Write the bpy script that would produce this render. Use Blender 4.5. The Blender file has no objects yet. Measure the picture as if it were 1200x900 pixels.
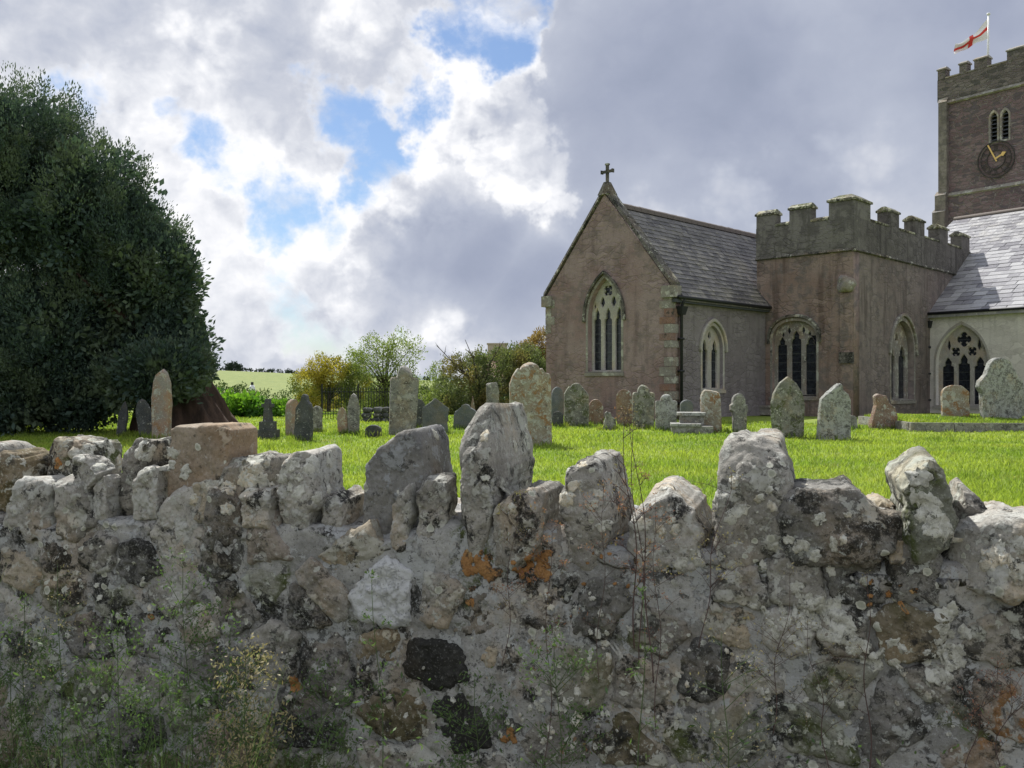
import bpy, bmesh, math, random
import numpy as np
from mathutils import Vector, Matrix
random.seed(7)
rng = np.random.default_rng(7)
sc = bpy.context.scene
COL = sc.collection
# ------------------------------------------------------------------ camera, sun, sky, exposure
EYE = 1.2
F = 1080.0                                   # focal length in photo pixels (photo 1200 wide)
cam_d = bpy.data.cameras.new("camera"); cam = bpy.data.objects.new("camera", cam_d); COL.objects.link(cam)
cam.location = (0, 0, EYE); cam.rotation_euler = (math.radians(90), 0, 0)
cam_d.sensor_width = 36; cam_d.lens = 36 * F / 1200; cam_d.clip_start = 0.05; cam_d.clip_end = 16000
sc.camera = cam
sc.view_settings.view_transform = 'Standard'; sc.view_settings.look = 'None'
sc.view_settings.gamma = 1; sc.view_settings.exposure = 0.50
SUN_AZ = math.radians(-24.6)                 # from +Y towards +X
SUN_EL = math.radians(50.4)
sdir = Vector((math.sin(SUN_AZ) * math.cos(SUN_EL), math.cos(SUN_AZ) * math.cos(SUN_EL), math.sin(SUN_EL)))
sun_d = bpy.data.lights.new("sun", 'SUN'); sun = bpy.data.objects.new("sun", sun_d); COL.objects.link(sun)
sun_d.energy = 4.6; sun_d.angle = math.radians(0.53); sun_d.color = (1.0, 0.97, 0.91)
sun.rotation_euler = sdir.to_track_quat('Z', 'Y').to_euler(); sun.location = (-20, 40, 60)


class NT:
    """tiny node helper"""
    def __init__(s, nt): s.nt = nt; s.n = nt.nodes; s.l = nt.links; s.n.clear()
    def sock(s, inp, v):
        if hasattr(v, 'is_output'): s.l.new(v, inp)
        elif v is not None: inp.default_value = v
    def node(s, t, **k):
        nd = s.n.new(t)
        for a, b in k.items(): setattr(nd, a, b)
        return nd
    def math(s, op, a, b=None, c=None, clamp=False):
        nd = s.node('ShaderNodeMath', operation=op, use_clamp=clamp); s.sock(nd.inputs[0], a)
        if b is not None: s.sock(nd.inputs[1], b)
        if c is not None: s.sock(nd.inputs[2], c)
        return nd.outputs[0]
    def vmath(s, op, a, b=None, scale=None):
        nd = s.node('ShaderNodeVectorMath', operation=op); s.sock(nd.inputs[0], a)
        if b is not None: s.sock(nd.inputs[1], b)
        if scale is not None: s.sock(nd.inputs['Scale'], scale)
        return nd.outputs['Value'] if op in ('DOT_PRODUCT', 'LENGTH') else nd.outputs[0]
    def noise(s, vec, scale, detail=5, rough=0.55, dist=0.0, col=False):
        nd = s.node('ShaderNodeTexNoise'); s.sock(nd.inputs['Vector'], vec)
        nd.inputs['Scale'].default_value = scale; nd.inputs['Detail'].default_value = detail
        nd.inputs['Roughness'].default_value = rough; nd.inputs['Distortion'].default_value = dist
        return nd.outputs['Color'] if col else nd.outputs['Fac']
    def ramp(s, v, lo, hi, a=0.0, b=1.0, smooth=True):
        nd = s.node('ShaderNodeMapRange', interpolation_type='SMOOTHSTEP' if smooth else 'LINEAR'); s.sock(nd.inputs[0], v)
        nd.inputs[1].default_value = lo; nd.inputs[2].default_value = hi; s.sock(nd.inputs[3], a); s.sock(nd.inputs[4], b)
        return nd.outputs[0]
    def mix(s, f, a, b, mode='MIX'):
        nd = s.node('ShaderNodeMix', data_type='RGBA', blend_type=mode); s.sock(nd.inputs[0], f)
        s.sock(nd.inputs[6], a if hasattr(a, 'is_output') else (*a, 1)); s.sock(nd.inputs[7], b if hasattr(b, 'is_output') else (*b, 1))
        return nd.outputs[2]
    def scale(s, vec, sc3):
        return s.vmath('MULTIPLY', vec, sc3)


def pxdir(px, py):
    v = Vector(((px - 600) / F, 1, -(py - 450) / F)); v.normalize(); return v


def build_world():
    w = bpy.data.worlds.new("World"); sc.world = w; w.use_nodes = True
    t = NT(w.node_tree)
    out = t.node('ShaderNodeOutputWorld'); bg = t.node('ShaderNodeBackground'); bg.inputs['Strength'].default_value = 0.1
    t.l.new(bg.outputs[0], out.inputs[0])
    sky = t.node('ShaderNodeTexSky'); sky.sky_type = 'NISHITA'; sky.sun_disc = False
    sky.sun_elevation = SUN_EL; sky.sun_rotation = SUN_AZ; sky.air_density = 1.0; sky.dust_density = 0.6; sky.ozone_density = 1.5
    D = t.node('ShaderNodeTexCoord').outputs['Generated']
    wv = t.vmath('SUBTRACT', t.noise(D, 6.0, 6, 0.6, col=True), (0.5, 0.5, 0.5))
    Dw = t.vmath('ADD', D, t.vmath('SCALE', wv, scale=0.20))
    wv2 = t.vmath('SUBTRACT', t.noise(D, 3.0, 4, 0.5, col=True), (0.5, 0.5, 0.5))
    Ds = t.vmath('ADD', D, t.vmath('SCALE', wv2, scale=0.12))
    wv3 = t.vmath('SUBTRACT', t.noise(D, 14.0, 6, 0.55, col=True), (0.5, 0.5, 0.5))
    Dp = t.vmath('ADD', D, t.vmath('SCALE', wv3, scale=0.035))

    def blob(px, py, r0, r1, amp, src=Dw):
        d = pxdir(px, py)
        dist = t.vmath('LENGTH', t.vmath('SUBTRACT', src, tuple(d)))
        return t.ramp(dist, r0 / F, r1 / F, amp, 0.0)

    def total(items, src=Dw):
        acc = None
        for it in items:
            b = blob(*it, src=src); acc = b if acc is None else t.math('MAXIMUM', acc, b)
        return acc
    # openings of blue between the clouds
    gaps = total([(588, 18, 50, 95, .76), (545, 38, 30, 72, .74), (416, 130, 30, 78, .70), (442, 172, 18, 60, .68), (430, 215, 10, 54, .64), (262, 152, 18, 80, .64),
                  (345, 238, 14, 66, .62), (300, 205, 5, 50, .42), (95, 92, 10, 60, .62), (385, 365, 30, 90, .50), (460, 395, 10, 60, .40), (490, 115, 10, 64, .72), (375, 85, 5, 50, .6),
                  (215, 120, 5, 56, .62), (330, 268, 5, 55, .62), (395, 255, 5, 55, .6), (420, 330, 5, 60, .42),
                  (-400, 120, 20, 260, .8), (1900, 60, 60, 380, .8), (900, -700, 60, 420, .8), (-200, -500, 60, 300, .7)])

    def puff(vec):
        vo = t.node('ShaderNodeTexVoronoi'); vo.feature = 'F1'; vo.normalize = True
        t.l.new(vec, vo.inputs['Vector']); vo.inputs['Scale'].default_value = 11; vo.inputs['Detail'].default_value = 3.0; vo.inputs['Roughness'].default_value = .55; vo.inputs['Lacunarity'].default_value = 2.3
        return vo.outputs['Distance']
    pz = t.vmath('ADD', t.scale(D, (1, 1, 1.15)), t.vmath('SCALE', wv3, scale=0.022))
    pf0 = puff(pz)
    pf = t.math('SUBTRACT', puff(t.vmath('ADD', pz, (-0.006, 0.0, 0.017))), pf0)
    dn = t.noise(t.scale(Dp, (1, 1, 1.25)), 9.0, 7, 0.60)
    dens = t.math('SUBTRACT', t.math('MULTIPLY_ADD', dn, 1.5, 0.02), gaps)
    dens = t.math('MULTIPLY_ADD', t.math('SUBTRACT', .45, pf0), .55, dens)
    alpha = t.ramp(dens, 0.04, 0.50)
    # light and shade inside the clouds
    vz = t.scale(Dp, (1, 1, 1.2))
    relief = t.math('SUBTRACT', t.noise(vz, 7.0, 6, 0.56), t.noise(t.vmath('ADD', vz, (-0.008, 0.0, 0.026)), 7.0, 6, 0.56))
    big = t.noise(Ds, 3.0, 5, 0.5)
    dark = total([(900, 150, 60, 330, .40), (760, 110, 40, 230, .40), (1080, 90, 60, 300, .34), (620, 330, 20, 120, .38), (560, 300, 20, 110, .36), (700, 270, 10, 120, .32), (660, 60, 5, 110, .3),
                  (280, 370, 20, 110, .05), (330, 60, 10, 110, .15), (60, 60, 10, 110, .10), (500, 290, 10, 90, .26), (120, -200, 50, 300, .2), (470, 330, 10, 70, .2),
                  (2200, 100, 100, 700, .3), (-1800, 100, 100, 700, .3)], Ds)
    lite = total([(560, 95, 5, 85, .44), (600, 180, 5, 75, .46), (505, 150, 5, 70, .34), (625, 70, 0, 50, .40), (640, 235, 0, 50, .34), (250, 45, 5, 90, .14), (440, 40, 5, 90, .12),
                  (300, 190, 5, 80, .18), (390, 240, 5, 70, .2), (400, 310, 5, 60, .14), (770, 285, 5, 90, .13), (860, 240, 5, 110, .13), (520, 395, 5, 70, .16),
                  (990, 235, 5, 110, .13), (180, 130, 5, 80, .12), (460, 240, 5, 60, .2)], Dw)
    edge = t.ramp(t.math('MULTIPLY_ADD', t.math('SUBTRACT', .45, pf0), .40, lite), .13, .24, 0, .20)
    amp = t.math('MULTIPLY_ADD', lite, 3.0, 1.5)
    bright = t.math('MULTIPLY_ADD', t.math('SUBTRACT', big, .5), 0.85, 0.72)
    calm = t.ramp(dark, 0.0, .35, 1.0, .22)
    bright = t.math('MULTIPLY_ADD', relief, t.math('MULTIPLY', amp, calm), bright)
    bright = t.math('MULTIPLY_ADD', pf, t.math('MULTIPLY', t.math('MULTIPLY_ADD', lite, 3.2, .35), calm), bright)
    bright = t.math('ADD', t.math('SUBTRACT', bright, dark), t.math('MULTIPLY_ADD', lite, .65, edge))
    bright = t.math('ADD', bright, t.ramp(dens, .3, .62, .14, 0))
    cr = t.node('ShaderNodeValToRGB'); t.l.new(bright, cr.inputs[0])
    e = cr.color_ramp.elements
    e[0].position = 0.12; e[0].color = (.255, .292, .39, 1)
    e[1].position = 1.0; e[1].color = (.90, .90, .92, 1)
    for p, c in ((.30, (.325, .36, .465)), (.50, (.43, .465, .56)), (.68, (.56, .585, .655)), (.85, (.74, .755, .80))):
        x = e.new(p); x.color = (*c, 1)
    cloud = t.mix(1.0, cr.outputs[0], (8.1, 8.1, 8.1), 'MULTIPLY')
    blue = t.mix(1.0, sky.outputs[0], (0.60, 0.68, 0.78), 'MULTIPLY')
    colr = t.mix(alpha, blue, cloud)
    t.l.new(colr, bg.inputs['Color'])


build_world()
sc.world.cycles.sampling_method = 'MANUAL'; sc.world.cycles.sample_map_resolution = 512

# ------------------------------------------------------------------ numpy noise and mesh helpers


def _h(ix, iy, iz, s):
    n = (ix.astype(np.int64) * 374761393 + iy.astype(np.int64) * 668265263 + iz.astype(np.int64) * 1274126177 + s * 974634777) & 0xFFFFFFFF
    n = ((n ^ (n >> 13)) * 1103515245) & 0xFFFFFFFF
    n = ((n ^ (n >> 15)) * 2246822519) & 0xFFFFFFFF
    n ^= n >> 13
    return (n & 0xFFFFFF) / float(0xFFFFFF) * 2 - 1


def vnoise(P, s=0):
    i = np.floor(P); f = P - i; f = f * f * (3 - 2 * f); ix, iy, iz = i[:, 0], i[:, 1], i[:, 2]
    r = 0
    for dx in (0, 1):
        wx = f[:, 0] if dx else 1 - f[:, 0]
        for dy in (0, 1):
            wy = f[:, 1] if dy else 1 - f[:, 1]
            for dz in (0, 1):
                wz = f[:, 2] if dz else 1 - f[:, 2]
                r = r + wx * wy * wz * _h(ix + dx, iy + dy, iz + dz, s)
    return r


def fbm(P, freq, octs=4, s=0, gain=0.5):
    a, r = 1.0, 0
    for k in range(octs):
        r = r + a * vnoise(P * freq + 17.3 * k, s + k); a *= gain; freq *= 2.03
    return r


def mesh_np(name, V, faces, smooth=False):
    """V (N,3); faces: (M,3) or (M,4) array, or a list of such arrays"""
    me = bpy.data.meshes.new(name)
    if not isinstance(faces, list): faces = [faces]
    faces = [np.atleast_2d(np.asarray(f, dtype=np.int32)) for f in faces if len(f)]
    V = np.asarray(V, dtype=np.float32)
    nl = sum(f.size for f in faces); nf = sum(len(f) for f in faces)
    me.vertices.add(len(V)); me.vertices.foreach_set('co', V.ravel())
    me.loops.add(nl); me.polygons.add(nf)
    me.loops.foreach_set('vertex_index', np.concatenate([f.ravel() for f in faces]))
    sizes = np.concatenate([np.full(len(f), f.shape[1], dtype=np.int32) for f in faces])
    starts = np.concatenate([[0], np.cumsum(sizes)[:-1]]).astype(np.int32)
    me.polygons.foreach_set('loop_start', starts); me.polygons.foreach_set('loop_total', sizes)
    me.polygons.foreach_set('use_smooth', np.full(nf, smooth))
    me.update(calc_edges=True)
    return me


def link(name, me, mat=None, parent=None, loc=None, **props):
    o = bpy.data.objects.new(name, me); COL.objects.link(o)
    if mat is not None and me is not None:
        if not me.materials: me.materials.append(mat)
    if loc is not None: o.location = loc
    if parent is not None:
        o.parent = parent
        if parent.get('_abs') is not None or parent.type == 'EMPTY':
            o.matrix_parent_inverse = Matrix.Translation(-parent.location)
    for k, v in props.items(): o[k] = v
    return o


def empty(name, loc, **props):
    o = bpy.data.objects.new(name, None); COL.objects.link(o); o.location = loc; o.empty_display_size = .2
    for k, v in props.items(): o[k] = v
    return o


BOXF = np.array([[0, 1, 3, 2], [4, 6, 7, 5], [0, 4, 5, 1], [2, 3, 7, 6], [0, 2, 6, 4], [1, 5, 7, 3]])


class MB:
    """collects boxes, tubes, loose polys as one mesh"""
    def __init__(s): s.V = []; s.F = []; s.n = 0
    def add(s, V, Fs):
        V = np.asarray(V, float)
        for f in Fs: s.F.append([i + s.n for i in f])
        s.V.append(V); s.n += len(V)
    def box(s, o, ax, ay, az):
        """o corner; three edge vectors"""
        o = np.array(o, float); ax = np.array(ax, float); ay = np.array(ay, float); az = np.array(az, float)
        V = [o + i * ax + j * ay + k * az for i in (0, 1) for j in (0, 1) for k in (0, 1)]
        if np.dot(np.cross(ax, ay), az) > 0: s.add(V, [list(f) for f in BOXF])
        else: s.add(V, [list(f[::-1]) for f in BOXF])
    def tube(s, pts, rad, seg=8):
        pts = [np.array(p, float) for p in pts]; n = len(pts)
        if not hasattr(rad, '__len__'): rad = [rad] * n
        V = []
        ref = np.array([0.0, 0.0, 1.0])
        for i, p in enumerate(pts):
            d = pts[min(i + 1, n - 1)] - pts[max(i - 1, 0)]; d = d / (np.linalg.norm(d) + 1e-9)
            r = ref if abs(d @ ref) < .9 else np.array([1.0, 0, 0])
            a = np.cross(d, r); a /= np.linalg.norm(a); b = np.cross(d, a)
            for k in range(seg):
                th = 2 * math.pi * k / seg; V.append(p + rad[i] * (math.cos(th) * a + math.sin(th) * b))
        Fs = [[i * seg + k, i * seg + (k + 1) % seg, (i + 1) * seg + (k + 1) % seg, (i + 1) * seg + k] for i in range(n - 1) for k in range(seg)]
        Fs.append(list(range(seg))[::-1]); Fs.append([(n - 1) * seg + k for k in range(seg)])
        s.add(V, Fs)
    def mesh(s, name, smooth=False):
        me = bpy.data.meshes.new(name); V = np.concatenate(s.V) if s.V else np.zeros((0, 3))
        me.from_pydata(V.tolist(), [], s.F); me.update()
        if smooth: me.polygons.foreach_set('use_smooth', [True] * len(me.polygons))
        return me


class Fr:
    """wall frame: o origin, u along the wall, n outward, z up"""
    def __init__(s, o, u, n): s.o = np.array(o, float); s.u = np.array([u[0], u[1], 0.0]); s.n = np.array([n[0], n[1], 0.0]); s.z = np.array([0, 0, 1.0])
    def p(s, a, z, n=0.0): return s.o + a * s.u + z * s.z + n * s.n
    def box(s, mb, a0, a1, z0, z1, n0, n1): mb.box(s.p(a0, z0, n0), s.u * (a1 - a0), s.n * (n1 - n0), s.z * (z1 - z0))


def panel(fr, outer, holes, n0, n1, name, bevel=0.0):
    """flat plate in the frame (a,z) with holes, from outward offset n0 to n1"""
    cu = bpy.data.curves.new(name, 'CURVE'); cu.dimensions = '2D'; cu.fill_mode = 'BOTH'
    cu.extrude = abs(n1 - n0) / 2 - bevel; cu.bevel_depth = bevel; cu.bevel_resolution = 0; cu.offset = -bevel
    for poly in [outer] + list(holes):
        sp = cu.splines.new('POLY'); sp.points.add(len(poly) - 1)
        for i, (a, z) in enumerate(poly): sp.points[i].co = (a, z, 0, 1)
        sp.use_cyclic_u = True
    ob = bpy.data.objects.new(name, cu); COL.objects.link(ob)
    me = bpy.data.meshes.new_from_object(ob)
    bpy.data.objects.remove(ob); bpy.data.curves.remove(cu)
    c = (n0 + n1) / 2
    V = np.empty(len(me.vertices) * 3, dtype=np.float32); me.vertices.foreach_get('co', V); V = V.reshape(-1, 3)
    W = fr.o + V[:, :1] * fr.u + V[:, 1:2] * fr.z + (V[:, 2:3] + c) * fr.n
    me.vertices.foreach_set('co', W.astype(np.float32).ravel()); me.update()
    bm = bmesh.new(); bm.from_mesh(me); bmesh.ops.remove_doubles(bm, verts=bm.verts, dist=1e-5); bmesh.ops.recalc_face_normals(bm, faces=bm.faces); bm.to_mesh(me); bm.free()
    me.materials.clear(); me.name = name
    return me


# ------------------------------------------------------------------ materials
def newmat(name):
    m = bpy.data.materials.new(name); m.use_nodes = True; t = NT(m.node_tree)
    out = t.node('ShaderNodeOutputMaterial'); b = t.node('ShaderNodeBsdfPrincipled'); t.l.new(b.outputs[0], out.inputs[0])
    b.inputs['Roughness'].default_value = .9; b.inputs['Specular IOR Level'].default_value = .2
    return m, t, b, out


def coords(t, rnd=True):
    v = t.node('ShaderNodeTexCoord').outputs['Object']
    if rnd:
        r = t.node('ShaderNodeObjectInfo').outputs['Random']
        v = t.vmath('ADD', v, t.vmath('SCALE', (13.1, 7.7, 9.3), scale=r))
    return v


def bump(t, b, h, strength, dist=0.01):
    n = t.node('ShaderNodeBump'); n.inputs['Strength'].default_value = strength; n.inputs['Distance'].default_value = dist
    t.l.new(h, n.inputs['Height']); t.l.new(n.outputs[0], b.inputs['Normal'])


def stone_mat(name, c1, c2, dark=.5, pale=.5, palec=(.42, .42, .37), orange=.72, moss=.75, disc=0.0, k=1.0, rnd=True, darkc=(.028, .028, .026), bs=.9, mossc=(.07, .085, .03), bd=.006):
    """dark/pale/orange/moss are noise thresholds: lower means more cover"""
    m, t, b, out = newmat(name); v = coords(t, rnd)
    base = t.mix(t.ramp(t.noise(v, 5 * k, 6, .6), .35, .65), c1, c2)
    fine = t.noise(v, 70 * k, 6, .7); mid = t.noise(v, 22 * k, 8, .68)
    base = t.mix(1.0, base, t.mix(fine, (.55, .55, .55), (1.45, 1.43, 1.4)), 'MULTIPLY')
    wv = t.vmath('ADD', v, t.vmath('SCALE', t.noise(v, 16 * k, 5, .6, col=True), scale=.06 / k))
    col = base
    # green-brown moss film
    mm = t.math('MULTIPLY', t.ramp(t.noise(wv, 4.3 * k, 8, .62), moss - .05, moss + .06), t.ramp(mid, .38, .55))
    col = t.mix(mm, col, mossc)
    # black crust
    dm = t.math('MULTIPLY', t.ramp(t.noise(t.vmath('ADD', wv, (3.1, 5.2, 1.7)), 6.5 * k, 10, .68), dark, dark + .07), t.ramp(fine, .30, .52))
    col = t.mix(dm, col, darkc)
    # grey-white crustose lichen with crisp edges
    pn = t.noise(t.vmath('ADD', wv, (9.1, 2.2, 4.7)), 8.0 * k, 10, .66)
    pm = t.ramp(pn, pale, pale + .025)
    pt = t.mix(mid, tuple(x * .68 for x in palec), tuple(min(1, x * 1.25) for x in palec))
    col = t.mix(t.math('MULTIPLY', pm, t.ramp(fine, .25, .42, .45, 1)), col, pt)
    ptn = t.noise(t.vmath('ADD', wv, (1.1, 8.2, 6.7)), 26.0 * k, 8, .66)
    pm2 = t.ramp(ptn, pale + .035, pale + .055)
    dtn = t.noise(t.vmath('ADD', wv, (6.1, 3.2, 0.7)), 19.0 * k, 8, .70)
    col = t.mix(t.math('MULTIPLY', t.ramp(dtn, dark + .03, dark + .07), .72), col, darkc)
    col = t.mix(t.ramp(t.noise(t.vmath('ADD', v, (2.2, 9.9, 3.3)), 3.1 * k, 6, .6), .50, .64, 0, .45), col, t.mix(1.0, col, (1.25, .98, .68), 'MULTIPLY'))
    col = t.mix(pm2, col, palec)
    om = t.math('MULTIPLY', t.ramp(t.noise(t.vmath('ADD', wv, (5.5, 1.2, 8.7)), 5.0 * k, 9, .62), orange, orange + .03), t.ramp(mid, .40, .5))
    col = t.mix(om, col, (.27, .155, .075))
    sp = t.noise(t.vmath('ADD', v, (4.4, 7.1, 2.9)), 120 * k, 4, .75)
    col = t.mix(t.ramp(sp, .34, .42, .62, 0), col, darkc)
    col = t.mix(t.ramp(sp, .57, .64, 0, .55), col, palec)
    rise = pm
    if disc > 0:
        vo = t.node('ShaderNodeTexVoronoi'); vo.inputs['Scale'].default_value = 26 * k; vo.inputs['Randomness'].default_value = 1
        jv = t.vmath('ADD', v, t.vmath('SCALE', t.noise(v, 60 * k, 3, .6, col=True), scale=.014 / k)); t.l.new(jv, vo.inputs['Vector'])
        sep = t.node('ShaderNodeSeparateColor'); t.l.new(vo.outputs['Color'], sep.inputs[0])
        rad = t.math('MULTIPLY', t.math('GREATER_THAN', sep.outputs[0], 1 - disc), t.ramp(sep.outputs[1], 0, 1, .12, .42))
        inside = t.math('SUBTRACT', rad, vo.outputs['Distance']); dmk = t.ramp(inside, 0, .05)
        gate = t.ramp(t.noise(v, 3.0 * k, 3, .5), .48, .53)
        dmk = t.math('MULTIPLY', dmk, gate)
        dc = t.mix(t.ramp(inside, .02, .22), (.56, .56, .49), (.36, .37, .31))
        col = t.mix(dmk, col, dc); rise = t.math('MAXIMUM', pm, dmk)
    t.l.new(col, b.inputs['Base Color'])
    h = t.math('ADD', t.math('MULTIPLY', rise, .35), t.math('ADD', t.math('MULTIPLY', mid, 1.2), t.math('MULTIPLY', fine, .55)))
    bump(t, b, h, bs, bd)
    return m


def render_mat(name, c1, c2, c3, streak=.5, rough=.8, spot=.62):
    """weathered lime render"""
    m, t, b, out = newmat(name); v = coords(t, False)
    big = t.noise(v, .55, 5, .6); md = t.noise(v, 2.3, 7, .65); fine = t.noise(v, 28, 5, .7)
    col = t.mix(t.ramp(big, .38, .62), c1, c2)
    col = t.mix(t.math('MULTIPLY', t.ramp(md, spot - .06, spot + .07), .8), col, c3)
    st = t.noise(t.scale(v, (1.0, 1.0, .10)), 3.2, 6, .6)
    col = t.mix(t.math('MULTIPLY', t.ramp(st, .50, .68), streak), col, tuple(x * .50 for x in c1))
    pk = t.noise(v, 6.5, 9, .72)
    col = t.mix(t.ramp(pk, .60, .70, 0, .55), col, tuple(min(1, x * 1.6) for x in c2))
    col = t.mix(t.ramp(pk, .30, .40, .45, 0), col, tuple(x * .55 for x in c1))
    col = t.mix(1.0, col, t.mix(fine, (.66, .66, .66), (1.34, 1.34, 1.34)), 'MULTIPLY')
    wb = t.vmath('SCALE', t.vmath('SUBTRACT', t.noise(v, 2.2, 4, .6, col=True), (.5, .5, .5)), scale=.30)
    vd = t.node('ShaderNodeTexVoronoi', feature='DISTANCE_TO_EDGE'); vd.inputs['Scale'].default_value = 2.6; t.l.new(t.scale(t.vmath('ADD', v, wb), (1, 1, 2.1)), vd.inputs['Vector'])
    vc = t.node('ShaderNodeTexVoronoi'); vc.inputs['Scale'].default_value = 2.6; t.l.new(t.scale(t.vmath('ADD', v, wb), (1, 1, 2.1)), vc.inputs['Vector'])
    sep = t.node('ShaderNodeSeparateColor'); t.l.new(vc.outputs['Color'], sep.inputs[0]); show = t.ramp(t.noise(v, .9, 4, .6), .40, .60, .12, .75)
    col = t.mix(t.math('MULTIPLY', show, t.ramp(vd.outputs['Distance'], 0, .10, .45, 0)), col, tuple(x * .62 for x in c3))
    col = t.mix(t.math('MULTIPLY', show, t.ramp(sep.outputs[0], .6, .9, 0, .5)), col, tuple(x * .72 for x in c1)); col = t.mix(t.math('MULTIPLY', show, t.ramp(sep.outputs[1], .7, .9, 0, .5)), col, tuple(min(1, x * 1.25) for x in c2))
    t.l.new(col, b.inputs['Base Color'])
    h = t.math('ADD', t.math('MULTIPLY', md, .8), t.math('MULTIPLY', fine, .5)); h = t.math('MULTIPLY_ADD', t.ramp(vd.outputs['Distance'], 0, .12), show, h); bump(t, b, h, rough, .03)
    return m


def rubble_mat(name, c1, c2, c3, mortar):
    """coursed rubble too far off to tell its stones apart"""
    m, t, b, out = newmat(name); v = coords(t, False)
    wob = t.vmath('SCALE', t.vmath('SUBTRACT', t.noise(v, 1.6, 4, .6, col=True), (.5, .5, .5)), scale=.35)
    vv = t.scale(t.vmath('ADD', v, wob), (1.0, 1.0, 2.6))
    vo = t.node('ShaderNodeTexVoronoi'); vo.inputs['Scale'].default_value = 2.4; t.l.new(vv, vo.inputs['Vector'])
    vd = t.node('ShaderNodeTexVoronoi', feature='DISTANCE_TO_EDGE'); vd.inputs['Scale'].default_value = 2.4; t.l.new(vv, vd.inputs['Vector'])
    sep = t.node('ShaderNodeSeparateColor'); t.l.new(vo.outputs['Color'], sep.inputs[0])
    col = t.mix(sep.outputs[0], c1, c2); col = t.mix(t.ramp(sep.outputs[1], .72, .78), col, c3)
    col = t.mix(1.0, col, t.mix(t.noise(v, 9, 6, .7), (.5, .5, .5), (1.5, 1.5, 1.5)), 'MULTIPLY')
    big = t.noise(v, .7, 5, .6); col = t.mix(t.ramp(big, .4, .65, 0, .5), col, tuple(x * .6 for x in c1))
    e = t.ramp(vd.outputs['Distance'], .0, .09); col = t.mix(e, mortar, col)
    t.l.new(col, b.inputs['Base Color'])
    bump(t, b, t.math('ADD', e, t.math('MULTIPLY', t.noise(v, 14, 5, .6), .5)), .9, .05)
    return m


def slate_mat(name, c1, c2, lich, spec=.35, rough=.5):
    m, t, b, out = newmat(name); v = coords(t, False)
    r = t.node('ShaderNodeNewGeometry').outputs['Random Per Island']; r2 = t.node('ShaderNodeObjectInfo').outputs['Random']
    rr = t.math('FRACT', t.math('ADD', r, r2))
    col = t.mix(rr, c1, c2)
    col = t.mix(t.ramp(t.noise(v, 1.1, 7, .62), .50, .66, 0, .6), col, lich)
    col = t.mix(t.ramp(t.noise(v, 7, 7, .7), .56, .66, 0, .65), col, tuple(min(1, x * 1.8) for x in lich))
    col = t.mix(t.ramp(t.noise(v, 3.3, 6, .7), .62, .70, 0, .7), col, (.05, .045, .03))
    col = t.mix(1.0, col, t.mix(t.noise(v, 30, 4, .6), (.7, .7, .7), (1.3, 1.3, 1.3)), 'MULTIPLY')
    t.l.new(col, b.inputs['Base Color']); b.inputs['Roughness'].default_value = rough; b.inputs['Specular IOR Level'].default_value = spec
    bump(t, b, t.noise(v, 18, 6, .6), .5, .02)
    return m


def plain(name, c, rough=.8, spec=.3, var=.25, sc_=12, metal=0):
    m, t, b, out = newmat(name); v = coords(t, False)
    n = t.noise(v, sc_, 6, .65)
    col = t.mix(n, tuple(x * (1 - var) for x in c), tuple(min(1, x * (1 + var)) for x in c))
    t.l.new(col, b.inputs['Base Color']); b.inputs['Roughness'].default_value = rough; b.inputs['Specular IOR Level'].default_value = spec
    b.inputs['Metallic'].default_value = metal
    bump(t, b, n, .3, .01)
    return m


def leaf_mat(name, c1, c2, c3=None, trans=.4, tc=(1.25, 1.35, .7), clump=.6, spec=.3):
    m, t, b, out = newmat(name); v = coords(t, False)
    r = t.node('ShaderNodeNewGeometry').outputs['Random Per Island']
    col = t.mix(r, c1, c2)
    if c3 is not None: col = t.mix(t.ramp(t.noise(v, clump, 4, .55), .48, .60), col, c3)
    t.l.new(col, b.inputs['Base Color']); b.inputs['Roughness'].default_value = .6; b.inputs['Specular IOR Level'].default_value = spec
    tr = t.node('ShaderNodeBsdfTranslucent'); t.l.new(t.mix(1.0, col, tc, 'MULTIPLY'), tr.inputs[0])
    mx = t.node('ShaderNodeMixShader'); mx.inputs[0].default_value = trans
    t.l.new(b.outputs[0], mx.inputs[1]); t.l.new(tr.outputs[0], mx.inputs[2]); t.l.new(mx.outputs[0], out.inputs[0])
    return m


def bark_mat(name, c1, c2, sc_=5):
    m, t, b, out = newmat(name); v = coords(t, False)
    n = t.noise(t.scale(v, (1, 1, .25)), sc_, 8, .7); t.l.new(t.mix(t.ramp(n, .3, .7), c1, c2), b.inputs['Base Color']); bump(t, b, n, 1, .05)
    return m


M = {}
G1, G2 = (.20, .195, .175), (.30, .29, .255)
M['lichen'] = stone_mat('lichen_stone', (0.197, 0.190, 0.173), (0.341, 0.328, 0.302), dark=0.532, pale=.54, palec=(.40, .40, .365), orange=.74, disc=.30, k=1.6, rnd=False)
M['lichen_b'] = stone_mat('lichened_granite', (0.164, 0.157, 0.145), (0.308, 0.288, 0.249), dark=0.512, pale=.55, palec=(.39, .395, .35), orange=.69, moss=.60, disc=.42, k=1.5, rnd=False)
M['greytop'] = stone_mat('pale_weathered_stone', (0.262, 0.255, 0.236), (0.407, 0.393, 0.360), dark=0.552, pale=.52, palec=(.43, .43, .40), orange=.76, disc=.22, k=1.6, rnd=False)
M['dark'] = stone_mat('black_crusted_stone', (0.112, 0.112, 0.108), (0.216, 0.210, 0.197), dark=0.502, pale=.575, palec=(.36, .37, .35), orange=.78, moss=.62, disc=.25, k=1.6, rnd=False)
M['black'] = stone_mat('near_black_stone', (.028, .028, .028), (.06, .06, .055), dark=.45, pale=.66, palec=(.2, .2, .19), orange=.85, moss=.8, disc=.05, k=1.5, rnd=False)
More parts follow.
